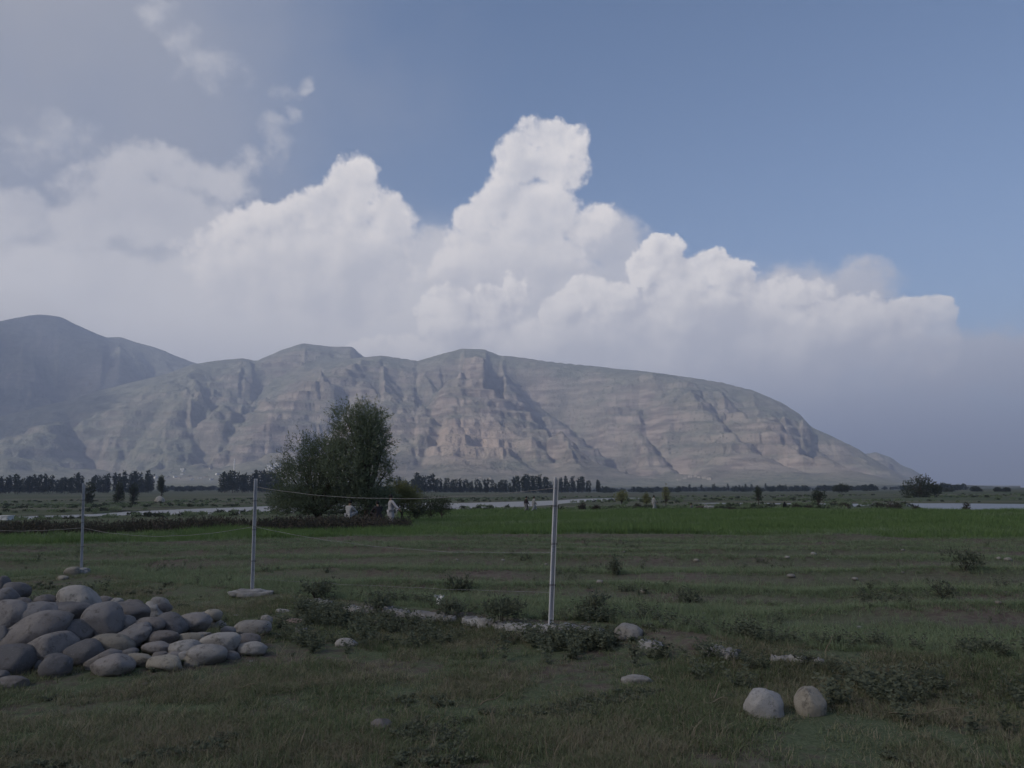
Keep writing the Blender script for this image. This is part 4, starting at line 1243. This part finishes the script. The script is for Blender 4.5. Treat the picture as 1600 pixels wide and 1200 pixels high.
tree('bush', b3, px_lobes(628, 46, b3, [(622, 775, 20, 18), (638, 780, 18, 16), (608, 785, 14, 14)]), 0.05, 1500, 10, 0.11, 0.022, 0.4, 23, m_bushy,
     'round yellow green bush right behind the standing person', 'bush', up=1.0, stems=3)
for k, (px, py, rx, ry, d, lab) in enumerate(((672, 786, 16, 12, 52, 'dark open bush by the water right of the yellow green one'), (690, 785, 12, 9, 54, 'small dark bush at the right end of the near clump'),
                                              (650, 792, 12, 9, 50, 'low dark bush between the yellow green one and the open one'), (580, 792, 22, 12, 45, 'low dark bush at the foot of the tall willow'))):
    b = at_dist(px, d)
    tree('bush', b, px_lobes(px, d, b, [(px, py + 4, rx, ry), (px - rx * .5, py + 10, rx * .8, ry * .7), (px + rx * .4, py + 12, rx * .8, ry * .6)]), 0.04, 420, 8, 0.10, 0.028, 0.35, 30 + k, m_tree2, lab, 'bush', 'bushes round the near clump', up=0.8, stems=3)

# hedge bank left of the clump
hx = rng.uniform(-31, -4.0, 9000)
hd = 37.5 + rng.normal(0, 0.8, 9000) + 0.9 * perlin(hx * 0.2, hx * 0 + 2)
hy = np.sqrt(np.maximum(hd ** 2 - hx ** 2 * 0.55, 200))
kk = hx < (flat_at(640, 820, -0.2)[0] / flat_at(640, 820, -0.2)[1]) * hy
hx, hy = hx[kk], hy[kk]
hh = (0.56 + 0.5 * fbm(hx * 0.35, hy * 0.2, 4)) * (0.85 + 0.15 * sstep(hx / hy, -0.15, -0.32))
hz = ground_z(hx, hy) + rng.uniform(0, 1, len(hx)) ** 0.7 * np.clip(hh, 0.2, 0.62)
per = 5
C = np.repeat(np.stack([hx, hy, hz], -1), per, 0) + rng.normal(0, 0.09, (len(hx) * per, 3))
dv = rng.normal(0, 0.6, C.shape) + np.array([0, 0, 0.6]); dv /= np.linalg.norm(dv, axis=1)[:, None]
V, F = leaf_quads(C, dv, rng.uniform(0.08, 0.22, len(C)), rng.uniform(0.025, 0.05, len(C)))
tag(link('hedge_scrub', mesh_np('hedge_scrub', V, F, False), m_hedge), 'dark overgrown scrub bank in front of the river, left of the willows', kind='stuff')

# scrub and rough grass on the river flats
x, y, r = polar_pts(7000, 92, 420, 1.6)
x2, y2, r2 = polar_pts(1400, 41, 58, 1.2, -40, -8.5)
x = np.concatenate([x, x2]); y = np.concatenate([y, y2]); r = np.concatenate([r, r2])
keep = fbm(x * 0.02, y * 0.03, 4) > 0.02
x, y, r = x[keep], y[keep], r[keep]
inr = np.zeros(x.shape, bool)
for P in RIVER: inr |= in_poly(x, y, P)
x, y, r = x[~inr], y[~inr], r[~inr]; n = len(x)
flats = [crown_mesh([(0, 0, 0.2, 0.6, 0.5, 0.28)], 40, 4, 0.28, 0.10, 0.2, 700 + k, [m_field, m_tree2, m_field][k % 3], 1.0) for k in range(5)]
scatter('flats_scrub', np.stack([x, y, ground_z(x, y) - 0.05], -1), rng.uniform(0, 6.28, n), np.zeros(n), rng.uniform(0.4, 1.3, n) * np.where(r < 60, 0.6, 1.0), rng.integers(0, 5, n), flats, 'low rough growth scattered over the river flats')

def round_tree(px, py_top, w, d, seed, label, mt=None, name='tree', cat='tree', group=None, dens=1.0, open_=0.0, low=False, stems=1):
    """free-standing tree: photo column, top row and width, at distance d"""
    b = at_dist(px, d)
    v = ray(px, py_top); k = d / math.hypot(v[0], v[1])
    H = CAM_Z + v[2] * k - b.z
    W_ = w * d / FPX / 2
    r_ = np.random.default_rng(seed)
    lobes = []
    for i in range(7):
        a = r_.uniform(0, 6.283); q_ = r_.uniform(0.15, 0.6)
        lobes.append((W_ * q_ * math.cos(a), W_ * q_ * math.sin(a), H * (r_.uniform(0.15, 0.72) if low else r_.uniform(0.42, 0.78)), W_ * r_.uniform(0.38, 0.55), W_ * r_.uniform(0.38, 0.55), H * r_.uniform(0.16, 0.24)))
    lobes.append((0, 0, H * 0.78, W_ * 0.5, W_ * 0.5, H * 0.22))
    px_m = d / 774.0
    lf = max(0.12, px_m * 0.9)
    return tree(name, b, lobes, max(0.04, H * 0.022), int(620 * dens), 5, lf, lf * 0.5, lf * 1.6, seed, mt or m_tree2, label, cat, group, 0.4, open_, stems)
bt = at_dist(1440, 330)
tree('tree', bt, px_lobes(1440, 330, bt, [(1424, 766, 13, 13), (1438, 760, 17, 15), (1450, 766, 13, 13), (1432, 774, 18, 9), (1448, 776, 14, 8), (1440, 752, 10, 8)]), 0.3, 1700, 5, 0.42, 0.22, 0.7, 41, m_tree2,
     'largest round dark tree right of the ridge end, beyond the river', up=0.4)
round_tree(1460, 757, 22, 333, 42, 'smaller tree touching the right side of the largest round one')
round_tree(1315, 757, 34, 520, 43, 'flat-topped dark tree left of the largest round one', dens=1.4)
round_tree(1277, 764, 26, 135, 44, 'thin open bush tree on the river bank right of the black standing figure', open_=0.2, dens=0.8, stems=3)
round_tree(1185, 758, 15, 150, 45, 'slender small tree left of the black standing figure', open_=0.25, dens=0.6)
round_tree(1041, 756, 16, 140, 46, 'slim sapling right of the walking figure in white', m_bushy, open_=0.2, dens=0.6)
round_tree(972, 766, 28, 150, 47, 'pale green bushy tree left of the walking figure in white', m_bushy, dens=0.9, stems=2)
round_tree(1010, 770, 14, 145, 48, 'small pale tree just behind the walking figure in white', m_bushy, open_=0.15, dens=0.6)
round_tree(251, 742, 12, 380, 49, 'lone dark tree above the pale heap on the left plain')
for k, (px, pt, w, d, lab) in enumerate(((139, 752, 14, 300, 'rounded bush beside the top of the leftmost post'), (186, 753, 14, 300, 'rounded bush midway between leftmost and middle post'), (210, 755, 12, 310, 'small bush right of the one midway between the left posts'),
        (1482, 764, 16, 700, 'first small tree right of the largest round one on the far plain'), (1524, 762, 18, 720, 'bushy small tree second right of the largest round one on the far plain'), (1559, 764, 9, 700, 'third small tree on the far right horizon'), (1572, 764, 9, 690, 'last small tree at the far right of the horizon'))):
    round_tree(px, pt, w, d, 60 + k, lab, group='small trees on the far plain', low=True)
for k, (px, pt, w, d, lab) in enumerate(((909, 786, 16, 96, 'dark bush on the path edge left of the pale bushy tree'), (932, 790, 18, 95, 'low bush just left of the pale bushy tree'), (995, 787, 22, 96, 'dark bush at the feet of the walking figure in white'), (1243, 786, 12, 97, 'small bush right of the black standing figure'),
        (1262, 790, 18, 95, 'low dark bush at the foot of the thin open bush tree'), (1316, 786, 22, 98, 'wide low bush right of the thin open bush tree'), (1372, 786, 20, 105, 'left bush of the dark row on the bank below the largest round tree'), (1390, 783, 18, 107, 'middle bush of the dark row on the bank below the largest round tree'),
        (1402, 787, 16, 104, 'right bush of the dark row on the bank below the largest round tree'), (1430, 790, 14, 104, 'last low bush right of the dark row on the bank'), (1508, 784, 12, 104, 'single upright bush standing in the water at the right'), (1142, 792, 22, 96, 'flat low bush between the goats and the slender small tree'))):
    round_tree(px, pt, w, d, 80 + k, lab, m_hedge, 'bush', 'bush', 'bushes along the path and river bank', 0.45, 0.0, True, stems=3)

# far rows of poplars
def poplar_mesh(seed, slim):
    r_ = np.random.default_rng(seed)
    lobes = [(r_.normal(0, .4), r_.normal(0, .4), 3 + 2.6 * i, slim * (1.5 - 0.2 * abs(i - 2)) * r_.uniform(0.8, 1.15), slim * 1.3, 2.3) for i in range(5)]
    me = crown_mesh(lobes, 130, 3, 1.5, 0.9, 1.2, seed, m_poplar, 1.4)
    P = np.array([(0, 0, -1), (0.1, 0, 3), (0, 0.1, 9)]); V, F = tube(P, np.array([0.3, 0.25, 0.1]), 5)
    tk = mesh_np('trunk', V, F); tk.materials.append(m_bark)
    return me, tk
POP = [poplar_mesh(800 + k, s) for k, s in enumerate((1.0, 1.25, 1.7, 0.9, 2.2))]
def poplar(px, top, d, kind, label, group):
    b = at_dist(px, d)
    v = ray(px, top); k = d / math.hypot(v[0], v[1])
    H = max(4.0, CAM_Z + v[2] * k - b.z)
    root = empty('poplar_tree', b, label, 'tree', group, random.uniform(0, 6.28))
    s = H / 16.0
    root.scale = (s * random.uniform(0.85, 1.15), s * random.uniform(0.85, 1.15), s)
    for me, nm in zip(POP[kind], ('crown', 'trunk')):
        link(nm, me, None, root)
rows = [(-20, 130, 737, 747, 900, 30, 'dark poplar in the far row left of the leftmost post'),
        (143, 172, 738, 745, 950, 7, 'dark poplar in the far row just right of the leftmost post'),
        (178, 240, 733, 746, 900, 12, 'tall separate poplar in the far row between the left posts'),
        (345, 436, 733, 741, 850, 22, 'dark poplar in the dense far row behind the middle post'),
        (618, 655, 740, 750, 900, 8, 'dark far poplar just right of the tall willow'),
        (648, 680, 735, 742, 850, 6, 'tall far poplar standing above its row right of the tall willow'),
        (682, 800, 745, 752, 880, 24, 'low poplar in the far row left of the tallest post'),
        (800, 848, 738, 744, 860, 11, 'taller poplar in the far clump just left of the tallest post'),
        (850, 925, 741, 750, 900, 15, 'dark poplar in the far row just right of the tallest post'),
        (930, 940, 746, 748, 880, 2, 'separate round poplar ending the row by the tallest post'),
        (1075, 1250, 752, 762, 1150, 30, 'small poplar in the blue far row below the right half of the ridge'),
        (1250, 1420, 758, 766, 1200, 20, 'small far tree in the hazy row below the right end of the ridge')]
for x0, x1, t0, t1, d, n, lab in rows:
    for i in range(n):
        lb = lab if n > 15 else '%s from left, %s' % (('first', 'second', 'third', 'fourth', 'fifth', 'sixth', 'seventh', 'eighth', 'ninth', 'tenth', 'eleventh', 'twelfth', 'thirteenth', 'fourteenth', 'fifteenth')[i], lab)
        px = x0 + (x1 - x0) * (i + random.uniform(0.1, 0.9)) / n
        poplar(px, random.uniform(t0, t1) + 3, d * random.uniform(0.95, 1.08), random.randrange(5), lb, lab.replace('dark ', '').replace('poplar in', 'poplars in').replace('poplar', 'poplars').replace('poplarss', 'poplars'))
# belt of low woodland behind and between the rows
x = []; 
bx = rng.uniform(-36, 30, 1500); bd = rng.uniform(980, 1900, 1500)
keep = fbm(bx * 0.25, bd * 0.003, 3) > -0.12
bx, bd = bx[keep], bd[keep]
X = bd * np.sin(np.radians(bx)); Y = bd * np.cos(np.radians(bx)); n = len(X)
belt = [crown_mesh([(0, 0, 2.2, 3.2, 3.0, 2.0), (2, 0, 1.5, 2.2, 2.0, 1.5)], 70, 3, 1.4, 0.9, 0.8, 860 + k, m_poplar, 0.6) for k in range(4)]
scatter('far_woodland', np.stack([X, Y, ground_z(X, Y) - 0.4], -1), rng.uniform(0, 6.28, n), np.zeros(n), rng.uniform(0.6, 1.7, n), rng.integers(0, 4, n), belt, 'dark belt of low far woodland at the foot of the mountain')

# ------------------------------------------------------------------ village at the foot of the mountain
MEL = np.degrees(np.arctan2(mz - CAM_Z, MR))
def mtn_hit(px, py):
    a, e = azel(px, py)
    j = int(np.argmin(np.abs(np.degrees(maz) - a)))
    k = np.nonzero(MEL[:, j] >= e)[0]
    i = k[0] if len(k) else 0
    return Vector((mx_[i, j], my_[i, j], mz[i, j]))
m_wall = simple_mat('whitewash', (0.55, 0.54, 0.51), (0.72, 0.71, 0.68), 0.4, 0.9, 0)
m_mud = simple_mat('mud_wall', (0.34, 0.30, 0.25), (0.46, 0.41, 0.35), 0.4, 0.9, 0)
m_roof = simple_mat('flat_roof', (0.22, 0.20, 0.18), (0.32, 0.30, 0.28), 0.4, 0.9, 0)
m_open = simple_mat('dark_opening', (0.05, 0.05, 0.05), (0.07, 0.07, 0.07), 1, 0.8, 0)
def box_me(name, x0, x1, y0, y1, z0, z1, mt):
    bm = bmesh.new(); bmesh.ops.create_cube(bm, size=1.0)
    for v in bm.verts: v.co = (x0 if v.co.x < 0 else x1, y0 if v.co.y < 0 else y1, z0 if v.co.z < 0 else z1)
    bmesh.ops.bevel(bm, geom=bm.edges[:], offset=min(x1 - x0, y1 - y0, z1 - z0) * 0.03, segments=1, affect='EDGES')
    me = bpy.data.meshes.new(name); bm.to_mesh(me); bm.free(); me.materials.append(mt)
    return me
HOUSE = []
for mt in (m_wall, m_mud):
    HOUSE.append((box_me('wall', -5, 5, -3.5, 3.5, -6, 3.4, mt), box_me('roof', -5.3, 5.3, -3.8, 3.8, 3.4, 3.8, m_roof), box_me('door', -0.6, 0.6, -3.62, -3.5, 0, 2.1, m_open), box_me('window', 2.0, 3.2, -3.60, -3.5, 1.0, 2.2, m_open)))
def house(px, py, s, kind, lab, grp):
    p = mtn_hit(px, py)
    root = empty('village_house', p, lab, 'house', grp, random.uniform(-0.6, 0.6) - math.atan2(p.x, p.y))
    root.scale = (s, s, s * 1.0)
    for me, nm in zip(HOUSE[kind], ('wall', 'roof', 'door', 'window')):
        o = link(nm, me, None, root)
        if nm == 'window':
            o2 = link(nm, me, None, root, (-5.2, 0, 0))
V1 = [(237, 745), (244, 747), (258, 747), (262, 745), (268, 739), (274, 746), (279, 748), (284, 742), (287, 737), (296, 745), (300, 750), (311, 748), (322, 746), (331, 750), (340, 742), (330, 733), (285, 734)]
for k, (px, py) in enumerate(V1):
    house(px, py, random.uniform(1.0, 1.9), 0 if k % 3 else 1, 'pale flat-roofed village house under the mountain, between the left posts', 'village houses between the left posts')
for k, (px, py) in enumerate([(417, 736), (421, 733), (424, 730), (427, 733), (429, 728), (432, 731), (434, 726), (420, 729), (437, 729)]):
    house(px, py, random.uniform(1.3, 2.1), 0, 'white hillside house clustered just left of the willow tops', 'white houses beside the willows')
for k, (px, py) in enumerate([(1070, 748), (1078, 746), (1086, 745), (1092, 747), (1100, 748), (1108, 749), (750, 747), (764, 749), (1060, 751)]):
    house(px, py, random.uniform(1.1, 1.8), 1, 'mud-coloured house at the mountain foot right of the tallest post', 'mud houses at the mountain foot')
# minaret
p = mtn_hit(366, 735)
mroot = empty('minaret', p, 'slim white minaret in front of the mountain left of the middle post', 'minaret')
def lathe(prof_, mt, name, sides=12):
    a = np.arange(sides) * 2 * math.pi / sides
    V = np.array([(r_ * math.cos(t_), r_ * math.sin(t_), z_) for r_, z_ in prof_ for t_ in a])
    F = np.array([(i * sides + j, i * sides + (j + 1) % sides, (i + 1) * sides + (j + 1) % sides, (i + 1) * sides + j) for i in range(len(prof_) - 1) for j in range(sides)])
    me = mesh_np(name, V, F, False); me.materials.append(mt); return me
ms = 36.0 / 30 * (p.length / 2600)
link('shaft', lathe([(1.9, -4), (1.6, 6), (1.4, 20)], m_wall, 'shaft'), None, mroot).scale = (ms,) * 3
link('balcony', lathe([(1.4, 20.02), (2.4, 20.8), (2.4, 21.8), (1.2, 21.82)], m_wall, 'balcony'), None, mroot).scale = (ms,) * 3
link('spire', lathe([(1.15, 21.84), (1.1, 25), (1.4, 25.3), (0.7, 28), (0.05, 31)], m_wall, 'spire'), None, mroot).scale = (ms,) * 3

# pale heap, marker post and white tank on the plain
g = at_dist(250, 350)
P, F = ico(4); n_ = P.copy()
Pm = n_ * (1 + 0.12 * noise3(n_, 1.5, 5))[:, None] * np.array([2.0, 1.6, 2.4]); Pm[:, 2] = np.where(Pm[:, 2] < 0, Pm[:, 2] * 0.3, Pm[:, 2])
m_straw = simple_mat('bleached_straw', (0.30, 0.27, 0.23), (0.45, 0.42, 0.37), 2, 0.95, 0.5, 0.05)
tag(link('straw_heap', mesh_np('straw_heap', Pm, F), m_straw, loc=g), 'pale rounded heap under the lone tree on the left plain', 'heap')
g = at_dist(715, 190)
root = empty('marker_post', g, 'short white marker post on the flats beyond the river, left of the walking pair', 'post')
link('shaft', lathe([(0.14, -0.3), (0.13, 1.2), (0.10, 1.26), (0.0, 1.28)], m_white, 'shaft'), None, root)
link('cap', lathe([(0.17, 1.281), (0.17, 1.36), (0.0, 1.40)], m_roof, 'cap'), None, root)
g = at_dist(4, 92)
root = empty('water_tank', (g.x, g.y, -1.05), 'small white box-shaped tank at the left edge beside the river', 'tank')
link('body', box_me('body', -1.0, 1.0, -0.5, 0.5, -0.6, 0.62, m_white), None, root)
link('lid', box_me('lid', -1.06, 1.06, -0.56, 0.56, 0.622, 0.70, m_white), None, root)

# ------------------------------------------------------------------ shrubs on the field
for k, (px, pt, w, h, dense, lab) in enumerate(((782, 930, 66, 46, 1.0, 'dark weedy shrub just left of the tallest post'), (495, 905, 54, 34, 0.8, 'dark weedy shrub right of the middle post'), (962, 872, 16, 26, 0.7, 'small upright dark thistle behind the tallest post'),
        (1510, 862, 46, 30, 0.8, 'dark low bush in the field at the far right'), (716, 904, 36, 22, 0.6, 'dark low clump in the field above the white plastic scrap'), (700, 940, 50, 24, 0.6, 'dark weed clump beside the white plastic scrap'), (1475, 905, 40, 34, 0.5, 'grey green weed below the dark low bush at the far right'), (930, 925, 40, 40, 0.5, 'airy green weed right of the tallest post'),
        (1075, 925, 34, 20, 0.5, 'pale green weed tuft in the field right of the blocky stone'), (590, 938, 44, 20, 0.6, 'dark weed patch behind the kerb right of the middle post'))):
    b = hit(px, pt + h)
    d = math.hypot(b.x, b.y); s = d / FPX
    W_, H = w * s / 2, h * s * 0.78
    lobes = [(random.uniform(-1, 1) * W_ * .8, random.uniform(-.5, .5) * W_, H * random.uniform(.2, .75), W_ * random.uniform(.2, .45), W_ * .35, H * random.uniform(.18, .4)) for _ in range(7)]
    root = empty('weed_shrub', b, lab, 'shrub', 'weedy shrubs on the field')
    link('foliage', crown_mesh(lobes, int(150 * dense), 6, 0.050, 0.020, 0.12, 950 + k, m_weed, 1.0), None, root)
    Vs = []; Fs = []; n0 = 0
    for j in range(7):
        e = np.array([random.uniform(-W_, W_) * .7, random.uniform(-W_, W_) * .4, H * random.uniform(.5, .95)])
        V, F = tube(np.array([[0, 0, -0.02], e * 0.5 + np.array([0, 0, .04]), e]), np.array([.006, .005, .002]), 4); Vs.append(V); Fs.append(F + n0); n0 += len(V)
    link('stem', mesh_np('stem', np.concatenate(Vs), np.concatenate(Fs)), m_bark, root)

# ------------------------------------------------------------------ people
m_skin = simple_mat('skin', (0.20, 0.125, 0.085), (0.26, 0.165, 0.115), 20, 0.6, 0)
m_hair = simple_mat('black_hair', (0.012, 0.011, 0.010), (0.022, 0.020, 0.018), 40, 0.6, 0.2, 0.004)
def cloth(name, c):
    return simple_mat(name, tuple(v * 0.85 for v in c), c, 6, 0.9, 0.3, 0.01)
m_pale = cloth('pale_grey_cotton', (0.38, 0.372, 0.38)); m_whitec = cloth('white_cotton', (0.36, 0.355, 0.35)); m_darkc = cloth('dark_brown_cloth', (0.040, 0.032, 0.034)); m_black = cloth('black_cloth', (0.014, 0.013, 0.014))
m_sand = cloth('dull_grey_cloth', (0.20, 0.19, 0.19)); m_shoe = cloth('brown_sandal', (0.06, 0.045, 0.035))
def skin(name, pts, edges, mt, parent, sub=2, root_i=0):
    """one continuous surface grown round a skeleton: pts = (x, y, z, rx, ry)"""
    me = bpy.data.meshes.new(name)
    me.from_pydata([p[:3] for p in pts], edges, [])
    o = link(name, me, mt, parent)
    me.materials.clear(); me.materials.append(mt)
    md = o.modifiers.new('skin', 'SKIN'); md.use_smooth_shade = True; md.branch_smoothing = 0.4
    sv = me.skin_vertices[0]
    for i, p in enumerate(pts):
        sv.data[i].radius = (p[3], p[4] if len(p) > 4 else p[3])
        sv.data[i].use_root = (i == root_i)
    ms_ = o.modifiers.new('smooth', 'SUBSURF'); ms_.levels = sub; ms_.render_levels = sub
    return o
def person(base, face, J, top_m, leg_m, label, group=None, scarf=None, scale=1.0, long_=True):
    """J: joint positions (metres, person faces +Y, x to their right)"""
    root = empty('person', base, label, 'person', group, face)
    root.scale = (scale,) * 3
    g = lambda k: np.array(J[k], float)
    pel, chest, neck, head = g('pelvis'), g('chest'), g('neck'), g('head')
    pts = [(*pel, .13, .10), (*((pel + chest) / 2), .125, .095), (*chest, .15, .105), (*neck, .052, .055)]
    up = (head - neck) / (np.linalg.norm(head - neck) + 1e-9)
    pts += [(*(head - up * 0.055), .068, .078), (*(head + up * 0.045), .080, .092), (*(head + up * 0.10), .052, .062)]
    ed = [(0, 1), (1, 2), (2, 3), (3, 4), (4, 5), (5, 6)]
    fwd = np.array(J.get('look', (0, 1, 0)), float)
    n = len(pts); nose = head - up * 0.015 + fwd * 0.105
    pts.append((*nose, .014, .016)); ed.append((5, n))
    for s in ('l', 'r'):
        n = len(pts)
        sh, el_, wr = g('sh_' + s), g('el_' + s), g('wr_' + s)
        hd = wr + (wr - el_) / np.linalg.norm(wr - el_) * 0.09
        pts += [(*sh, .055), (*el_, .040), (*wr, .027), (*hd, .040, .018)]
        ed += [(2, n), (n, n + 1), (n + 1, n + 2), (n + 2, n + 3)]
        side = np.cross((wr - el_) / np.linalg.norm(wr - el_), np.array([0, 0.3, 1.0])); side /= np.linalg.norm(side) + 1e-9
        hdir = (wr - el_) / np.linalg.norm(wr - el_)
        for q_, ln in ((-1.5, .055), (-0.5, .07), (0.5, .075), (1.5, .06)):
            m_ = len(pts); b_ = hd + side * 0.016 * q_
            pts += [(*(b_ + hdir * ln * .5 + np.array([0, 0, -.004])), .009), (*(b_ + hdir * ln + np.array([0, 0, -.014])), .008)]
            ed += [(n + 3, m_), (m_, m_ + 1)]
        m_ = len(pts); pts += [(*(wr + hdir * 0.045 + side * 0.05), .010), (*(wr + hdir * 0.085 + side * 0.065), .009)]; ed += [(n + 3, m_), (m_, m_ + 1)]
        n = len(pts)
        hp, kn, an = g('hip_' + s), g('kn_' + s), g('an_' + s)
        ff = np.array(J.get('foot', (0, 1, 0)), float)
        pts += [(*hp, .088), (*kn, .056), (*an, .040), (*(an + ff * 0.15 + np.array([0, 0, -0.05])), .036, .024)]
        ed += [(0, n), (n, n + 1), (n + 1, n + 2), (n + 2, n + 3)]
    body = skin('body', pts, ed, m_skin, root)
    # tunic: shoulders to knee with sleeves
    kl, kr = g('kn_l'), g('kn_r')
    hem = (kl + kr) / 2 * (0.85 if long_ else 0.35) + (g('hip_l') + g('hip_r')) / 2 * (0.15 if long_ else 0.65)
    pts = [(*chest, .185, .135), (*((chest + neck) / 2 + np.array([0, 0, .02])), .12, .095), (*((chest + pel) / 2), .165, .13), (*pel, .185, .15), (*((pel + hem) / 2), .20, .17), (*hem, .22, .185)]
    ed = [(0, 1), (0, 2), (2, 3), (3, 4), (4, 5)]
    for s in ('l', 'r'):
        n = len(pts); pts += [(*g('sh_' + s), .078), (*g('el_' + s), .064), (*(g('wr_' + s) * .93 + g('el_' + s) * .07), .052)]
        ed += [(0, n), (n, n + 1), (n + 1, n + 2)]
    skin('tunic', pts, ed, top_m, root)
    pts = [(*pel, .15, .13)]; ed = []
    for s in ('l', 'r'):
        n = len(pts); hp, kn, an = g('hip_' + s), g('kn_' + s), g('an_' + s)
        pts += [(*hp, .115), (*kn, .105), (*((kn + an) / 2), .10), (*(an + np.array([0, 0, .05])), .068)]
        ed += [(0, n), (n, n + 1), (n + 1, n + 2), (n + 2, n + 3)]
    skin('trousers', pts, ed, leg_m, root)
    hb = head - fwd * 0.022 + up * 0.03
    P, F = ico(3); Pn = P.copy()
    Pn = Pn * np.array([.094, .108, .105]) * (1 + 0.05 * noise3(P, 3, 2))[:, None]
    if scarf is None:
        keep = [f for f in F if not ((P[f].mean(0) @ fwd > 0.35) and P[f].mean(0)[2] < 0.45) and P[f].mean(0)[2] > -0.62]
        me = mesh_np('hair', Pn + hb + up * 0.012, np.array(keep))
        link('hair', me, m_hair, root)
    else:
        pts = [(*(head + up * .05), .105, .115), (*head, .11, .12), (*neck, .12, .12), (*chest, .21, .16), (*((chest + pel) / 2), .22, .18)]
        skin('shawl', pts, [(0, 1), (1, 2), (2, 3), (3, 4)], scarf, root)
    return root
STAND = dict(pelvis=(0, 0, .95), chest=(0, 0, 1.30), neck=(0, 0, 1.50), head=(0, .02, 1.60), sh_l=(-.19, 0, 1.40), el_l=(-.25, -.02, 1.13), wr_l=(-.24, .06, .90), sh_r=(.19, 0, 1.40), el_r=(.25, -.02, 1.13), wr_r=(.24, .06, .90),
             hip_l=(-.095, 0, .90), kn_l=(-.11, .02, .49), an_l=(-.11, 0, .08), hip_r=(.095, 0, .90), kn_r=(.11, .02, .49), an_r=(.11, 0, .08))
REACH = dict(STAND, el_r=(.36, .10, 1.18), wr_r=(.52, .22, 1.02), el_l=(-.21, .14, 1.16), wr_l=(-.06, .26, 1.14))
WALK = dict(STAND, kn_l=(-.10, .20, .50), an_l=(-.10, .30, .09), kn_r=(.10, -.02, .48), an_r=(.10, -.32, .14), el_l=(-.24, -.10, 1.13), wr_l=(-.23, -.12, .90), el_r=(.24, .08, 1.13), wr_r=(.22, .22, .92), head=(0, .05, 1.60), neck=(0, .03, 1.50), chest=(0, .02, 1.30))
SIT = dict(pelvis=(0, 0, .16), chest=(0, .06, .50), neck=(0, .10, .70), head=(0, .14, .80), sh_l=(-.19, .06, .60), el_l=(-.28, .20, .40), wr_l=(-.12, .36, .36), sh_r=(.19, .06, .60), el_r=(.28, .20, .40), wr_r=(.12, .36, .36),
           hip_l=(-.10, .03, .14), kn_l=(-.24, .36, .36), an_l=(-.10, .42, .07), hip_r=(.10, .03, .14), kn_r=(.24, .36, .36), an_r=(.10, .42, .07))
def spot(px, d): return at_dist(px, d)
def face_to(deg): return R(deg)          # 0 = looking away from the camera, -90 = looking right
person(spot(611, 38.6), face_to(-60), REACH, m_pale, m_pale, 'person in pale loose tunic and trousers standing by the yellow green bush, one arm out')
person(spot(545, 41.0) + Vector((0, 0, 0.55)), face_to(-30), SIT, m_whitec, m_whitec, 'person in white clothes sitting under the willows, back to the viewer')
person(spot(592, 41.5) + Vector((0, 0, 0.5)), face_to(40), SIT, m_darkc, m_darkc, 'person in dark clothes sitting beside the standing one under the willows')
person(spot(822, 80.5), face_to(-70), dict(WALK), m_darkc, m_sand, 'person in dark clothes walking on the path left of the tallest post', 'people walking on the path')
person(spot(834, 81.5), face_to(-80), dict(WALK), m_whitec, m_pale, 'person in white clothes walking close beside the dark one', 'people walking on the path')
person(spot(1021, 84.5), face_to(-80), dict(WALK), m_whitec, m_whitec, 'person in white tunic walking alone on the path right of the tallest post', 'people walking on the path')
person(spot(1225, 112.0), face_to(20), dict(STAND), m_black, m_black, 'person wrapped in black standing alone on the flats at the right', scarf=m_black)
person(spot(1081, 84.0), face_to(60), dict(SIT), m_sand, m_sand, 'person in grey crouching on the path beside the goats', scale=1.0)
# ------------------------------------------------------------------ goats
m_goatw = simple_mat('white_goat_hair', (0.30, 0.285, 0.265), (0.40, 0.38, 0.355), 14, 0.95, 0.4, 0.01)
m_goatd = simple_mat('dark_goat_hair', (0.05, 0.04, 0.035), (0.09, 0.075, 0.065), 14, 0.95, 0.4, 0.01)
def goat(px, d, face, mt, graze, label):
    root = empty('goat', spot(px, d), label, 'goat', 'goats by the path', face)
    hd = (0, .60, .22) if graze else (0, .56, .78)
    nk = (0, .46, .42) if graze else (0, .44, .64)
    pts = [(0, -.28, .50, .12, .13), (0, 0, .47, .14, .155), (0, .28, .50, .11, .14), (*nk, .065, .075), (*hd, .055, .06), (0, hd[1] + .12, hd[2] - .07, .032, .035)]
    ed = [(0, 1), (1, 2), (2, 3), (3, 4), (4, 5)]
    for sx_ in (-1, 1):
        n = len(pts); pts += [(.08 * sx_, .28, .36, .05), (.08 * sx_, .27, .20, .028), (.08 * sx_, .29, .02, .026)]; ed += [(2, n), (n, n + 1), (n + 1, n + 2)]
        n = len(pts); pts += [(.08 * sx_, -.24, .38, .065), (.08 * sx_, -.34, .20, .030), (.08 * sx_, -.30, .02, .026)]; ed += [(0, n), (n, n + 1), (n + 1, n + 2)]
        n = len(pts); pts += [(.10 * sx_, hd[1] - .03, hd[2] + .02, .016, .03)]; ed += [(4, n)]
    n = len(pts); pts += [(0, -.44, .60, .02)]; ed += [(0, n)]
    skin('body', pts, ed, mt, root, 1, 1)
    for sx_ in (-1, 1):
        P = np.array([(.03 * sx_, hd[1] - .01, hd[2] + .05), (.05 * sx_, hd[1] - .06, hd[2] + .13), (.07 * sx_, hd[1] - .14, hd[2] + .15)])
        V, F = tube(P, np.array([.014, .010, .004]), 6); link('horn', mesh_np('horn', V, F), m_roof, root)
goat(1093, 86, R(70), m_goatd, True, 'dark goat nearest the crouching person, head down')
goat(1101, 88, R(-80), m_goatw, True, 'white goat grazing right of the dark one')
goat(1109, 87, R(100), m_goatw, False, 'white goat at the right of the little herd with its head up')
goat(1192, 96, R(-60), m_goatw, True, 'white goat grazing alone left of the black standing figure')
